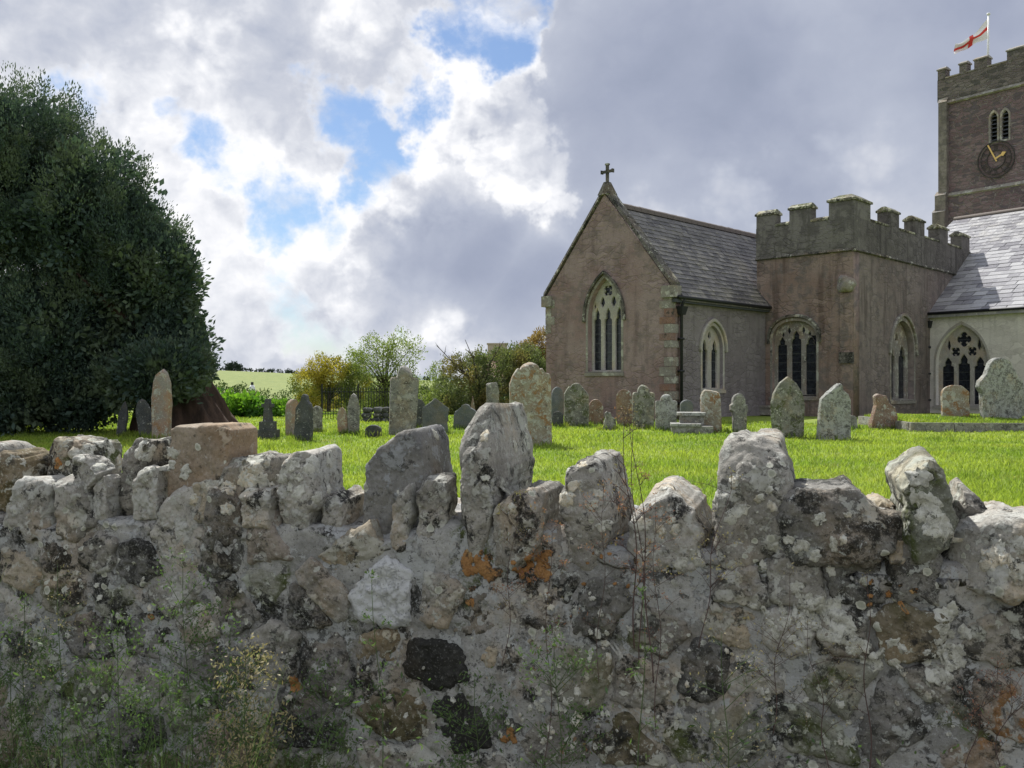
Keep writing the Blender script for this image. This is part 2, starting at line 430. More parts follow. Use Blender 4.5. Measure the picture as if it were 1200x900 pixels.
M['pale'] = stone_mat('white_lichen_stone', (0.419, 0.433, 0.445), (0.550, 0.564, 0.564), dark=0.612, pale=.46, palec=(.52, .53, .54), orange=.85, disc=0, k=1.6, rnd=False)
M['tan'] = stone_mat('tan_shale', (0.249, 0.216, 0.164), (0.367, 0.328, 0.262), dark=0.562, pale=.55, palec=(.38, .37, .32), orange=.71, disc=.12, k=1.6, rnd=False)
M['brown'] = stone_mat('brown_mossy_stone', (0.138, 0.118, 0.085), (0.236, 0.210, 0.157), dark=0.532, pale=.565, palec=(.40, .40, .35), orange=.68, moss=.52, disc=.62, mossc=(.09, .08, .042), k=1.0, rnd=False)
M['rust'] = stone_mat('rust_spotted_stone', (0.183, 0.157, 0.131), (0.302, 0.269, 0.236), dark=0.532, pale=.55, palec=(.38, .37, .34), orange=.61, disc=.2, k=1.5, rnd=False)
M['sand'] = stone_mat('smooth_sandstone', (.215, .175, .135), (.30, .255, .20), dark=.60, pale=.60, palec=(.36, .33, .29), orange=.66, disc=.10, bs=.6, k=1.1, rnd=False)
M['slatey'] = stone_mat('grey_slate_block', (.13, .132, .14), (.21, .208, .20), dark=.55, pale=.55, palec=(.28, .29, .30), orange=.78, disc=.10, bs=.9, k=1.4, rnd=False)
M['grn'] = stone_mat('green_filmed_stone', (0.164, 0.171, 0.145), (0.281, 0.281, 0.243), dark=0.542, pale=.545, palec=(.37, .385, .33), orange=.78, moss=.54, disc=.3, k=1.5, rnd=False)
M['mortar'] = stone_mat('lime_mortar', (0.223, 0.223, 0.219), (0.374, 0.374, 0.367), dark=0.537, pale=.54, palec=(.37, .38, .38), orange=.72, moss=.60, disc=.20, rnd=False, bs=1.0, k=1.5)
M['orange_crust'] = stone_mat('orange_lichen_crust', (.26, .13, .05), (.34, .19, .08), dark=.53, pale=.62, palec=(.40, .28, .14), orange=.9, moss=.9, k=3.0, rnd=False, bd=.003)
M['rosette'] = stone_mat('lichen_rosette', (.36, .36, .32), (.46, .46, .41), dark=.56, pale=.5, palec=(.54, .54, .49), orange=.9, moss=.9, k=3.0, rnd=False, bd=.003)
WK = dict(k=.8, bd=.010, darkc=(.075, .075, .07))
M['gs_grey'] = stone_mat('headstone_grey', (.16, .16, .15), (.25, .245, .225), dark=.54, pale=.55, palec=(.34, .34, .31), orange=.74, disc=.10, **WK)
M['gs_mottled'] = stone_mat('headstone_mottled', (.15, .155, .15), (.25, .25, .235), dark=.54, pale=.50, palec=(.35, .36, .34), orange=.76, disc=.20, **WK)
M['gs_orange'] = stone_mat('headstone_orange_lichen', (.25, .20, .15), (.30, .28, .23), dark=.58, pale=.53, orange=.555, disc=.12, **WK)
M['gs_pink'] = stone_mat('headstone_pink', (.30, .205, .15), (.27, .25, .225), dark=.60, pale=.56, orange=.60, disc=.05, **WK)
M['gs_dark'] = stone_mat('headstone_dark', (.045, .05, .055), (.09, .095, .10), dark=.53, pale=.60, palec=(.30, .31, .30), orange=.74, disc=.08, **WK)
M['gs_slate'] = stone_mat('headstone_slate', (.10, .115, .125), (.14, .15, .155), dark=.68, pale=.66, orange=.80, disc=.0, **WK)
M['gs_green'] = stone_mat('headstone_green', (.16, .163, .14), (.235, .235, .205), dark=.55, pale=.56, palec=(.32, .325, .285), orange=.70, moss=.53, disc=.12, **WK)
M['gs_red'] = stone_mat('headstone_red', (.20, .13, .10), (.25, .19, .155), dark=.56, pale=.57, orange=.64, disc=.05, **WK)

M['gable'] = render_mat('pink_grey_render', (.248, .172, .167), (.298, .230, .226), (.19, .155, .15), .45, spot=.56)
M['side'] = render_mat('grey_render', (.200, .176, .186), (.245, .222, .232), (.165, .15, .155), .4)
M['chapel'] = render_mat('brown_pink_render', (.245, .175, .148), (.295, .228, .200), (.155, .138, .13), .85, spot=.53)
M['chapel_r'] = render_mat('grey_brown_render', (.195, .158, .148), (.235, .198, .185), (.14, .125, .12), .75, spot=.53)
M['cream'] = render_mat('cream_limewash', (.60, .565, .53), (.66, .63, .59), (.52, .49, .46), .25, rough=.25, spot=.64)
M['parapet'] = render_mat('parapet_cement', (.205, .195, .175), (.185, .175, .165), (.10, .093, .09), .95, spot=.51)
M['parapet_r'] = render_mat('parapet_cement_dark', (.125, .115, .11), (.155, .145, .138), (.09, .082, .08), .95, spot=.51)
M['ashlar'] = stone_mat('beer_stone', (.34, .325, .305), (.42, .405, .38), dark=.66, pale=.60, palec=(.52, .51, .46), orange=.82, k=.3, moss=.66, rnd=False, bs=.5, bd=.01)
M['ashlar_grey'] = stone_mat('weathered_ashlar', (.20, .185, .172), (.27, .255, .24), dark=.60, pale=.56, orange=.80, k=.3, rnd=False, bs=.5, bd=.01)
M['ashlar_dark'] = stone_mat('blackened_ashlar', (.085, .08, .075), (.16, .15, .135), dark=.52, pale=.58, orange=.76, k=.3, rnd=False, bs=.7, bd=.015)
M['redstone'] = stone_mat('red_sandstone', (.195, .115, .10), (.22, .15, .135), dark=.58, pale=.66, orange=.9, k=.4, bs=.5)
M['coping'] = stone_mat('mossy_merlon_cap', (.13, .125, .10), (.20, .19, .15), dark=.50, pale=.53, palec=(.40, .40, .30), orange=.66, moss=.50, k=.3, bs=.8, bd=.015)
M['tower'] = rubble_mat('tower_rubble', (.175, .120, .128), (.225, .172, .178), (.12, .10, .11), (.24, .21, .205))
M['tower_grey'] = rubble_mat('tower_parapet_rubble', (.15, .125, .12), (.215, .19, .18), (.09, .085, .08), (.20, .185, .175))
M['clock'] = plain('weathered_black_paint', (.05, .047, .045), var=.4)
M['buttress'] = render_mat('buttress_stone', (.19, .165, .15), (.24, .215, .195), (.13, .12, .11), .5, spot=.52)
M['slate'] = slate_mat('roof_slate', (.065, .062, .066), (.165, .158, .155), (.20, .188, .15), spec=.3, rough=.55)
M['slate_nave'] = slate_mat('nave_roof_slate', (.17, .165, .185), (.42, .42, .43), (.45, .44, .42), spec=.6, rough=.34)
M['ridge'] = plain('ridge_tile', (.13, .11, .10), var=.4)
M['iron'] = plain('black_iron', (.016, .018, .022), rough=.55, spec=.4)
M['gold'] = plain('gilded_metal', (.75, .50, .16), rough=.4, spec=.6, var=.1)
M['wood_dark'] = plain('louvre_slate', (.07, .075, .09), rough=.8)
M['flag_white'] = plain('white_flag_cloth', (.8, .78, .78), var=.04)
M['flag_red'] = plain('red_flag_cloth', (.62, .06, .05), var=.06)
M['pole'] = plain('white_painted_pole', (.75, .76, .78), rough=.4, var=.05)
M['bark_yew'] = bark_mat('yew_bark', (.03, .022, .02), (.095, .06, .047), 3)
M['bark'] = bark_mat('bark', (.05, .045, .035), (.12, .10, .08), 5)
M['yew'] = leaf_mat('yew_foliage', (.045, .074, .066), (.085, .122, .098), (.115, .150, .100), trans=.20, tc=(1.2, 1.35, .8), clump=1.1, spec=.08)
M['leaf_yellow'] = leaf_mat('yellow_foliage', (.30, .255, .045), (.38, .31, .06), (.13, .165, .05), trans=.4, clump=.5)
M['leaf_pale'] = leaf_mat('pale_green_foliage', (.14, .19, .06), (.24, .28, .10), None, trans=.45)
M['leaf_bright'] = leaf_mat('bright_green_leaves', (.10, .22, .025), (.20, .36, .04), (.07, .17, .035), trans=.45, clump=1.2)
M['leaf_bush'] = leaf_mat('bush_foliage', (.085, .115, .05), (.18, .21, .10), (.20, .165, .075), trans=.35, clump=.35)
M['leaf_rust'] = leaf_mat('russet_foliage', (.22, .14, .055), (.33, .24, .11), (.11, .12, .05), trans=.35)
M['leaf_hedge'] = leaf_mat('hedge_foliage', (.04, .07, .025), (.09, .13, .05), None, trans=.3)


def glass_mat():
    m, t, b, out = newmat('leaded_glass'); v = coords(t, False)
    # lead cames: horizontal saddle bars
    sepn = t.node('ShaderNodeSeparateXYZ'); t.l.new(v, sepn.inputs[0])
    z = t.math('FRACT', t.math('MULTIPLY', sepn.outputs[2], 3.0)); bar = t.math('LESS_THAN', z, .09)
    n = t.noise(v, 7, 4, .6)
    col = t.mix(t.ramp(n, .4, .7), (.008, .011, .018), (.028, .034, .045)); col = t.mix(bar, col, (.05, .055, .06))
    t.l.new(col, b.inputs['Base Color']); b.inputs['Roughness'].default_value = .25; b.inputs['Specular IOR Level'].default_value = .5
    bump(t, b, t.noise(v, 5, 2, .5), .25, .03)
    return m


M['glass'] = glass_mat()


def grass_mat(name, c1, c2, c3, blade=True):
    m, t, b, out = newmat(name); v = coords(t, False)
    big = t.noise(v, .35, 5, .6); md = t.noise(v, 2.2, 5, .65)
    col = t.mix(t.ramp(big, .38, .62), c1, c2); col = t.mix(t.ramp(md, .52, .70, 0, .75), col, c3)
    if blade:
        r = t.node('ShaderNodeNewGeometry').outputs['Random Per Island']
        col = t.mix(1.0, col, t.mix(r, (.55, .58, .5), (1.4, 1.35, 1.4)), 'MULTIPLY')
        t.l.new(col, b.inputs['Base Color'])
        b.inputs['Roughness'].default_value = .5
        tr = t.node('ShaderNodeBsdfTranslucent'); t.l.new(t.mix(1.0, col, (1.38, 1.42, .6), 'MULTIPLY'), tr.inputs[0])
        mx = t.node('ShaderNodeMixShader'); mx.inputs[0].default_value = .5
        t.l.new(b.outputs[0], mx.inputs[1]); t.l.new(tr.outputs[0], mx.inputs[2]); t.l.new(mx.outputs[0], out.inputs[0])
    else:
        col = t.mix(1.0, col, t.mix(t.noise(v, 25, 5, .7), (.55, .55, .55), (1.4, 1.4, 1.4)), 'MULTIPLY')
        t.l.new(col, b.inputs['Base Color']); bump(t, b, t.noise(v, 20, 4, .6), .8, .05)
    return m


M['lawn'] = grass_mat('lawn_soil', (.17, .24, .04), (.23, .30, .05), (.19, .20, .06), False)
M['blade'] = grass_mat('lawn_blades', (.175, .265, .05), (.27, .345, .07), (.26, .265, .10))
M['tuft'] = grass_mat('long_grass', (.15, .23, .05), (.23, .30, .07), (.30, .28, .12))
M['field'] = grass_mat('far_field', (.155, .20, .06), (.21, .245, .075), (.14, .185, .058), False)
M['earth'] = plain('verge_soil', (.09, .08, .055), var=.4, sc_=6)
M['hill'] = plain('distant_hill', (.13, .17, .18), var=.25, sc_=.01)
M['hedge_far'] = plain('far_hedge', (.045, .07, .05), var=.4, sc_=.3)

# ------------------------------------------------------------------ geometry generators: stones


def ray_radius(poly, c, n):
    """distance from c to the outline along n rays"""
    th = np.linspace(0, 2 * np.pi, n, endpoint=False); R = np.zeros(n)
    P = np.array(poly, float) - c; Q = np.roll(P, -1, axis=0)
    for i, a in enumerate(th):
        d = np.array([math.cos(a), math.sin(a)]); e = Q - P
        den = d[0] * e[:, 1] - d[1] * e[:, 0]; den = np.where(abs(den) < 1e-12, 1e-12, den)
        s = (P[:, 0] * e[:, 1] - P[:, 1] * e[:, 0]) / den; q = (P[:, 0] * d[1] - P[:, 1] * d[0]) / den
        ok = (s > 0) & (q >= -1e-9) & (q <= 1 + 1e-9)
        R[i] = s[ok].max() if ok.any() else R[i - 1]
    return th, R


def centroid(poly):
    P = np.array(poly, float); Q = np.roll(P, -1, axis=0); cr = P[:, 0] * Q[:, 1] - Q[:, 0] * P[:, 1]; A = cr.sum() / 2
    return np.array([((P[:, 0] + Q[:, 0]) * cr).sum(), ((P[:, 1] + Q[:, 1]) * cr).sum()]) / (6 * A)


def stone_verts(poly, depth, p=4.0, nth=72, nface=10, nrim=14, smooth=2, amp=.006, famp=.002, chips=5, seed=0, freq=9, jag=.0, c=None):
    """rock: outline in (a,z), pillow through depth. Returns local (a, n, z) and quads/tris. n runs 0 (front) .. depth (back)"""
    c = centroid(poly) if c is None else np.array(c)
    th, R = ray_radius(poly, c, nth)
    for _ in range(smooth): R = .5 * R + .25 * np.roll(R, 1) + .25 * np.roll(R, -1)
    if jag:
        q = np.stack([np.cos(th) * 2.2, np.sin(th) * 2.2, np.full(nth, seed * 1.7)], 1); R = R * (1 + jag * fbm(q, 1.6, 4, seed))
    rho = []; eta = []
    for x in np.linspace(.08, .86, nface): rho.append(x); eta.append((1 - x ** p) ** (1 / p))
    e0 = math.atan2(eta[-1] ** (p / 2), rho[-1] ** (p / 2))
    for a in np.linspace(e0, -e0, nrim + 2)[1:-1]:
        rho.append(abs(math.cos(a)) ** (2 / p)); eta.append(math.copysign(abs(math.sin(a)) ** (2 / p), a))
    for x in np.linspace(.86, .1, 4): rho.append(x); eta.append(-(1 - x ** p) ** (1 / p))
    rho = np.array(rho); eta = np.array(eta); nr = len(rho)
    A = c[0] + np.outer(rho, R * np.cos(th)); Z = c[1] + np.outer(rho, R * np.sin(th)); Nn = np.outer(-eta, np.ones(nth)) * depth / 2 + depth / 2
    V = np.stack([A.ravel(), Nn.ravel(), Z.ravel()], 1)
    V = np.vstack([V, [[c[0], 0, c[1]], [c[0], depth, c[1]]]])
    nx = np.outer(rho ** (p - 1), np.cos(th)); nz = np.outer(rho ** (p - 1), np.sin(th)); ny = np.outer(-np.sign(eta) * abs(eta) ** (p - 1), np.ones(nth))
    Nv = np.stack([nx.ravel(), ny.ravel(), nz.ravel()], 1); Nv = np.vstack([Nv, [[0, -1, 0], [0, 1, 0]]]); Nv /= np.linalg.norm(Nv, axis=1, keepdims=True) + 1e-9
    cen = np.array([c[0], depth / 2, c[1]]); half = np.array([R.mean(), depth / 2, R.mean()])
    r = random.Random(seed)
    for _ in range(chips):
        d = np.array([r.uniform(-1, 1), r.uniform(-1.3, .1), r.uniform(-.7, 1.2)]); d /= np.linalg.norm(d)
        ext = ((V - cen) @ d); lim = ext.max() * r.uniform(.80, .95); over = np.maximum(0, ext - lim)
        V = V - np.outer(over * .88, d)
    s = seed * 3.17
    V = V + Nv * (amp * fbm(V + s, freq, 3, seed) + famp * fbm(V + s, freq * 5, 3, seed + 9))[:, None]
    idx = np.arange(nr * nth).reshape(nr, nth); nx_ = np.roll(idx, -1, axis=1)
    Q = np.stack([idx[:-1].ravel(), nx_[:-1].ravel(), nx_[1:].ravel(), idx[1:].ravel()], 1)
    f = nr * nth
    T = np.vstack([np.stack([np.full(nth, f), nx_[0], idx[0]], 1), np.stack([np.full(nth, f + 1), idx[-1], nx_[-1]], 1)])
    return V, [Q, T]


# ------------------------------------------------------------------ front wall
WA = np.array([-1.278, 2.30]); WB = np.array([.917, 1.65]); WU = (WB - WA) / np.linalg.norm(WB - WA); WN = np.array([-WU[1], WU[0]])   # WN away from camera


def wpt(px, py, n=0.0):
    """pixel -> (a, z) on the wall plane pushed n behind its face"""
    k = (px - 600) / F; o = WA + WN * n
    a = (k * o[1] - o[0]) / (WU[0] - k * WU[1]); y = o[1] + a * WU[1]
    return a, EYE - (py - 450) / F * y


def wall_world(V):
    W = np.empty_like(V); xy = WA + V[:, :1] * WU + V[:, 1:2] * WN; W[:, :2] = xy; W[:, 2] = V[:, 2]; return W


wall = empty('stone_wall', (WA[0] + WU[0] * 1.1, WA[1] + WU[1] * 1.1, -.42), label='long rubble stone wall with upright coping stones crusted in lichen, in the foreground', category='wall')

# coping stones: (outline in photo pixels, front offset, depth, material, edge power, label)
COP = [
 ([(-22, 600), (-30, 560), (-24, 535), (10, 529), (30, 533), (47, 541), (50, 562), (46, 600)], .02, .30, 'brown', 5, None),
 ([(44, 600), (45, 560), (50, 535), (58, 516), (80, 515), (142, 523), (146, 545), (140, 600)], .10, .26, 'lichen_b', 5, None),
 ([(79, 606), (78, 570), (79, 541), (84, 536), (110, 536), (122, 543), (134, 552), (130, 562), (110, 575), (104, 606)], .0, .2, 'greytop', 5, None),
 ([(100, 612), (104, 585), (112, 566), (132, 555), (140, 560), (138, 612)], .01, .2, 'greytop', 4, None),
 ([(132, 612), (133, 570), (136, 540), (145, 525), (162, 518), (194, 515), (206, 517), (205, 560), (190, 612)], .06, .28, 'lichen_b', 5, None),
 ([(149, 612), (150, 575), (156, 556), (167, 549), (200, 548), (202, 612)], .0, .2, 'greytop', 5, None),
 ([(193, 614), (194, 560), (196, 502), (206, 498), (240, 501), (285, 499), (301, 505), (301, 560), (299, 614)], .03, .24, 'sand', 12, 'smooth squared pinkish sandstone block'),
 ([(222, 612), (223, 570), (243, 564), (255, 562), (258, 575), (254, 612)], .0, .2, 'tan', 5, None),
 ([(250, 616), (252, 580), (256, 552), (264, 545), (300, 537), (330, 534), (346, 540), (342, 616)], .02, .3, 'lichen_b', 5, None),
 ([(279, 618), (280, 580), (286, 577), (326, 573), (330, 585), (326, 618)], -.02, .2, 'greytop', 6, None),
 ([(326, 648), (322, 610), (323, 560), (330, 537), (345, 531), (375, 528), (389, 532), (394, 556), (398, 590), (388, 618), (372, 648)], .0, .3, 'greytop', 6, 'blocky coping stone with pale grey lichen blotches'),
 ([(369, 650), (368, 605), (372, 590), (384, 583), (400, 582), (424, 585), (426, 610), (420, 650)], .03, .3, 'lichen', 4, None),
 ([(420, 640), (422, 590), (424, 545), (430, 538), (460, 519), (488, 504), (511, 503), (517, 512), (527, 542), (531, 580), (528, 640)], .05, .34, 'slatey', 9, 'smooth dark grey coping block with sloping top'),
 ([(451, 648), (451, 612), (455, 596), (471, 578), (487, 568), (490, 600), (484, 648)], .0, .2, 'greytop', 4, None),
 ([(484, 652), (486, 610), (487, 567), (496, 560), (527, 555), (534, 562), (533, 652)], .01, .22, 'lichen', 5, None),
 ([(534, 668), (529, 620), (528, 560), (531, 528), (537, 494), (549, 486), (574, 474), (590, 476), (600, 500), (612, 532), (616, 570), (614, 610), (606, 640), (580, 668)], -.01, .34, 'lichen', 6, 'tallest upright coping stone, tapering and pale grey'),
 ([(574, 668), (570, 640), (570, 604), (580, 592), (618, 580), (650, 577), (660, 584), (660, 640), (650, 662), (610, 672)], -.03, .26, 'lichen', 4, None),
 ([(660, 670), (657, 620), (657, 575), (662, 554), (676, 541), (702, 537), (722, 540), (733, 560), (737, 590), (738, 640), (728, 672), (695, 680)], -.01, .3, 'lichen', 5, None),
 ([(742, 690), (737, 640), (738, 605), (748, 586), (762, 576), (786, 573), (806, 584), (826, 602), (837, 624), (842, 655), (828, 690), (785, 704)], .0, .3, 'greytop', 5, 'rounded coping stone with a dark lichen patch below'),
 ([(838, 668), (834, 615), (838, 570), (841, 538), (852, 519), (868, 512), (892, 511), (920, 520), (929, 545), (936, 582), (934, 630), (915, 668), (876, 684)], -.01, .34, 'lichen', 5, 'broad upright coping stone with pale face and black crust'),
 ([(902, 650), (903, 610), (916, 584), (935, 577), (970, 577), (1006, 574), (1022, 586), (1046, 600), (1058, 622), (1052, 652), (1018, 672), (962, 674), (924, 668)], -.04, .3, 'dark', 4, 'wide blackish coping boulder'),
 ([(1016, 612), (1019, 592), (1032, 585), (1050, 592), (1062, 612), (1060, 640), (1030, 640)], .16, .2, 'tan', 4, None),
 ([(1044, 664), (1042, 640), (1050, 628), (1064, 630), (1066, 664)], -.02, .12, 'tan', 3, None),
 ([(1072, 660), (1062, 630), (1064, 596), (1055, 566), (1058, 554), (1090, 538), (1106, 540), (1113, 560), (1123, 584), (1124, 612), (1112, 642), (1092, 664)], -.03, .28, 'grn', 6, 'leaning upright coping stone with olive and pale lichen'),
 ([(1118, 650), (1124, 600), (1134, 570), (1143, 569), (1158, 586), (1176, 614), (1170, 650)], .12, .22, 'lichen_b', 4, None),
 ([(1128, 706), (1122, 672), (1126, 645), (1150, 626), (1178, 615), (1215, 612), (1262, 622), (1270, 706), (1190, 712)], -.04, .34, 'greytop', 5, None),
]
cop_polys_px = [c[0] for c in COP]
for i, (poly, off, dep, mk, pw, lab) in enumerate(COP):
    if poly[0][0] < 525: dep *= .55
    if off < .02 and poly[0][0] < 530 and max(p[0] for p in poly) - min(p[0] for p in poly) < 62: dep = .07
    xl = min(p[0] for p in poly); xr = max(p[0] for p in poly); dl = dep * (.2837 - ((xl + xr) / 2 - 600) / F * .959) / 2.05 * F * .85
    if dl > 0: poly = [(xl + (x - xl) * max(.55, (xr - xl - dl) / (xr - xl)), y) for x, y in poly]
    P2 = [wpt(x, y, off) for x, y in poly][::-1]
    big = max(p[0] for p in P2) - min(p[0] for p in P2) > .12
    V, Fs = stone_verts(P2, dep, p=pw * 1.7, nth=160, nface=28, nrim=22, smooth=0, amp=.0095 if mk not in ('sand', 'slatey') else .0055, famp=.0045 if mk not in ('sand', 'slatey') else .0032,
                        chips=3 if mk not in ('sand', 'slatey') else 0, seed=i + 3, freq=12, jag=.045 if mk not in ('sand', 'slatey') else .018)
    V[:, 1] += off + .008
    o = link('coping_stone', mesh_np('coping_stone', wall_world(V), Fs, True), M[mk], wall)
    if lab: o['label'] = lab
# more copings beyond both edges of the frame
for (p0, p1, yb, st) in ((-560, -34, 600, 1), (1276, 2150, 706, 1)):
    x = p0
    while x < p1 - 20:
        w_ = min(random.uniform(60, 100), p1 - x); h_ = random.uniform(60, 110) * (1.3 if p0 > 0 else 1)
        poly = [(x, yb), (x, yb - h_ * .8), (x + w_ * .3, yb - h_), (x + w_ * .8, yb - h_ * .93), (x + w_, yb - h_ * .7), (x + w_, yb)]
        V, Fs = stone_verts([wpt(a, b, .02) for a, b in poly][::-1], .28, p=5, nth=60, nface=9, nrim=12, chips=6, seed=int(x) + 900, freq=11, jag=.03, amp=.008)
        link('coping_stone', mesh_np('coping_stone', wall_world(V), Fs, True), M[random.choice(['lichen', 'lichen_b', 'greytop'])], wall); x += w_


def in_poly(x, y, poly):
    c = False; n = len(poly); j = n - 1
    for i in range(n):
        if ((poly[i][1] > y) != (poly[j][1] > y)) and x < (poly[j][0] - poly[i][0]) * (y - poly[i][1]) / (poly[j][1] - poly[i][1]) + poly[i][0]: c = not c
        j = i
    return c


def clip_half(poly, m, d):
    out = []; n = len(poly)
    for i in range(n):
        a, b = poly[i], poly[(i + 1) % n]; da = (a - m) @ d; db = (b - m) @ d
        if da <= 0: out.append(a)
        if (da < 0) != (db < 0) and abs(da - db) > 1e-12: out.append(a + (b - a) * (da / (da - db)))
    return out


# face stones: named ones first (photo px, kind), then a relaxed scatter
SEEDS = [(442, 690, 'pale'), (512, 785, 'black'), (536, 842, 'black'), (592, 775, 'tan'), (600, 838, 'dark'), (405, 662, 'tan'), (352, 700, 'dark'), (368, 690, 'lichen'),
         (525, 700, 'lichen'), (560, 715, 'dark'), (600, 690, 'rust'), (640, 700, 'dark'), (555, 665, 'rust'), (615, 665, 'rust'), (700, 720, 'dark'), (770, 745, 'lichen_b'), (800, 690, 'dark'),
         (690, 790, 'grn'), (640, 870, 'lichen_b'), (860, 730, 'tan'), (830, 780, 'dark'), (880, 790, 'greytop'), (925, 735, 'greytop'), (985, 745, 'lichen_b'), (1060, 735, 'brown'),
         (1150, 690, 'brown'), (1060, 835, 'dark'), (975, 800, 'grn'), (930, 850, 'grn'), (1165, 830, 'rust'), (1130, 890, 'rust'), (1180, 740, 'lichen_b'),
         (870, 860, 'grn'), (790, 860, 'grn'), (200, 632, 'greytop'), (160, 660, 'dark'), (260, 640, 'dark'), (310, 640, 'rust'), (80, 620, 'lichen'), (30, 620, 'greytop'), (60, 650, 'dark'),
         (110, 650, 'lichen'), (25, 665, 'tan'), (130, 700, 'grn'), (200, 700, 'lichen'), (270, 720, 'dark'), (175, 740, 'dark'), (230, 730, 'lichen'), (310, 760, 'lichen'), (430, 780, 'brown'),
         (390, 780, 'dark'), (470, 830, 'brown'), (350, 850, 'dark'), (255, 880, 'rust'), (100, 800, 'grn'), (160, 810, 'lichen'), (40, 770, 'grn'), (30, 840, 'grn'), (320, 690, 'grn'),
         (100, 745, 'dark'), (1010, 690, 'dark'), (930, 690, 'lichen'), (870, 695, 'lichen'), (1070, 685, 'dark'), (740, 800, 'lichen'), (745, 870, 'brown'), (1100, 820, 'lichen_b')]
seeds = []; kinds = []
for x, y, kd in SEEDS: seeds.append(wpt(x, y)); kinds.append(kd)
amin = wpt(-540, 600)[0]; amax = wpt(2150, 600)[0]
tries = 0
BIGS = [wpt(1060, 740), wpt(925, 740), wpt(1010, 850), wpt(470, 810)]
while tries < 16000 and len(seeds) < 330:
    tries += 1
    a = random.uniform(amin, amax); z = random.uniform(-.42, EYE - .30)
    if any(((a - s[0]) / 1.2) ** 2 + (z - s[1]) ** 2 < .165 ** 2 for s in BIGS): continue
    sp_ = .108 if -.15 < a < 2.5 else .15
    if all(((a - s[0]) / 1.25) ** 2 + ((z - s[1]) * 1.15) ** 2 > sp_ ** 2 for s in seeds): seeds.append((a, z)); kinds.append(None)
S = np.array(seeds)


def a_to_px(a, z):
    xy = WA + WU * a; return 600 + xy[0] / xy[1] * F, 450 + (EYE - z) / xy[1] * F


fs_count = 0
for i in range(len(S)):
    a, z = S[i]; px, py = a_to_px(a, z)
    if any(in_poly(px, py, cp) for cp in cop_polys_px): continue
    if kinds[i] is None and py < 612 and px < 420: continue
    poly = [np.array(q) for q in ((a - .17, z - .13), (a + .17, z - .13), (a + .17, z + .13), (a - .17, z + .13))]
    near = [j for j in range(len(S)) if j != i and abs(S[j][0] - a) < .4 and abs(S[j][1] - z) < .32]
    for j in near:
        d = S[j] - S[i]; d2 = d * np.array([.8, 1.25]); m = (S[i] + S[j]) / 2
        poly = clip_half(poly, m, d2)
        if len(poly) < 3: break
    if len(poly) < 3: continue
    poly = [q for q in poly]
    c = centroid(poly); gap = random.uniform(.002, .009)
    pp = []
    for q in poly:
        L = np.linalg.norm(q - c); pp.append(c + (q - c) * max(.3, (L - gap) / L))
    if min(max(q[0] for q in pp) - min(q[0] for q in pp), max(q[1] for q in pp) - min(q[1] for q in pp)) < .035: continue
    kd = kinds[i] or random.choice(['lichen', 'lichen', 'lichen_b', 'lichen_b', 'dark', 'brown', 'grn', 'greytop', 'tan', 'mortar', 'greytop'])
    if kinds[i] is None and z < .45: kd = random.choice(['grn', 'brown', 'dark', 'lichen_b', 'lichen'])
    V, Fs = stone_verts(pp, .13, p=8.0, nth=80, nface=16, nrim=8, smooth=1, amp=.0075, famp=.0042, chips=2, seed=i + 60, freq=17, jag=.05)
    V[:, 1] += random.uniform(-.007, .006)
    o = link('face_stone', mesh_np('face_stone', wall_world(V), Fs, True), M[kd], wall); fs_count += 1


def wall_core():
    a0, a1 = amin, amax; nu = 860
    prof = []   # (n, z) round the section; fine on the front
    zt = EYE - .305; zb = -.44
    for z in np.linspace(zb, zt - .03, 190): prof.append((.006, z))
    for th in np.linspace(0, math.pi / 2, 9)[1:]: prof.append((.006 + .06 * (1 - math.cos(th)), zt - .03 + .03 * math.sin(th)))
    for n in np.linspace(.07, .40, 24): prof.append((n, zt))
    for z in np.linspace(zt - .02, zb, 30): prof.append((.42, z))
    prof = np.array(prof); A = np.linspace(a0, a1, nu)
    V = np.zeros((nu, len(prof), 3)); V[:, :, 0] = A[:, None]; V[:, :, 1] = prof[None, :, 0]; V[:, :, 2] = prof[None, :, 1]
    # right half of the wall top dips a little as in the photo
    V = V.reshape(-1, 3); f1 = fbm(V, 7, 4, 5); f2 = fbm(V, 42, 3, 9)
    front = V[:, 1] < .05
    V[:, 1] += np.where(front, .0075 * f1 + .0038 * f2 + .002, .012 * f1)
    top = V[:, 2] > zt - .05
    V[:, 2] += np.where(top, .020 * f1 + .022 * vnoise(V * [5, 5, 0], 31) + .004 * f2 - .012, 0)
    n2 = len(prof); idx = np.arange(nu * n2).reshape(nu, n2)
    Q = np.stack([idx[:-1, :-1].ravel(), idx[1:, :-1].ravel(), idx[1:, 1:].ravel(), idx[:-1, 1:].ravel()], 1)
    link('mortar_core', mesh_np('mortar_core', wall_world(V), Q, True), M['mortar'], wall)


wall_core()


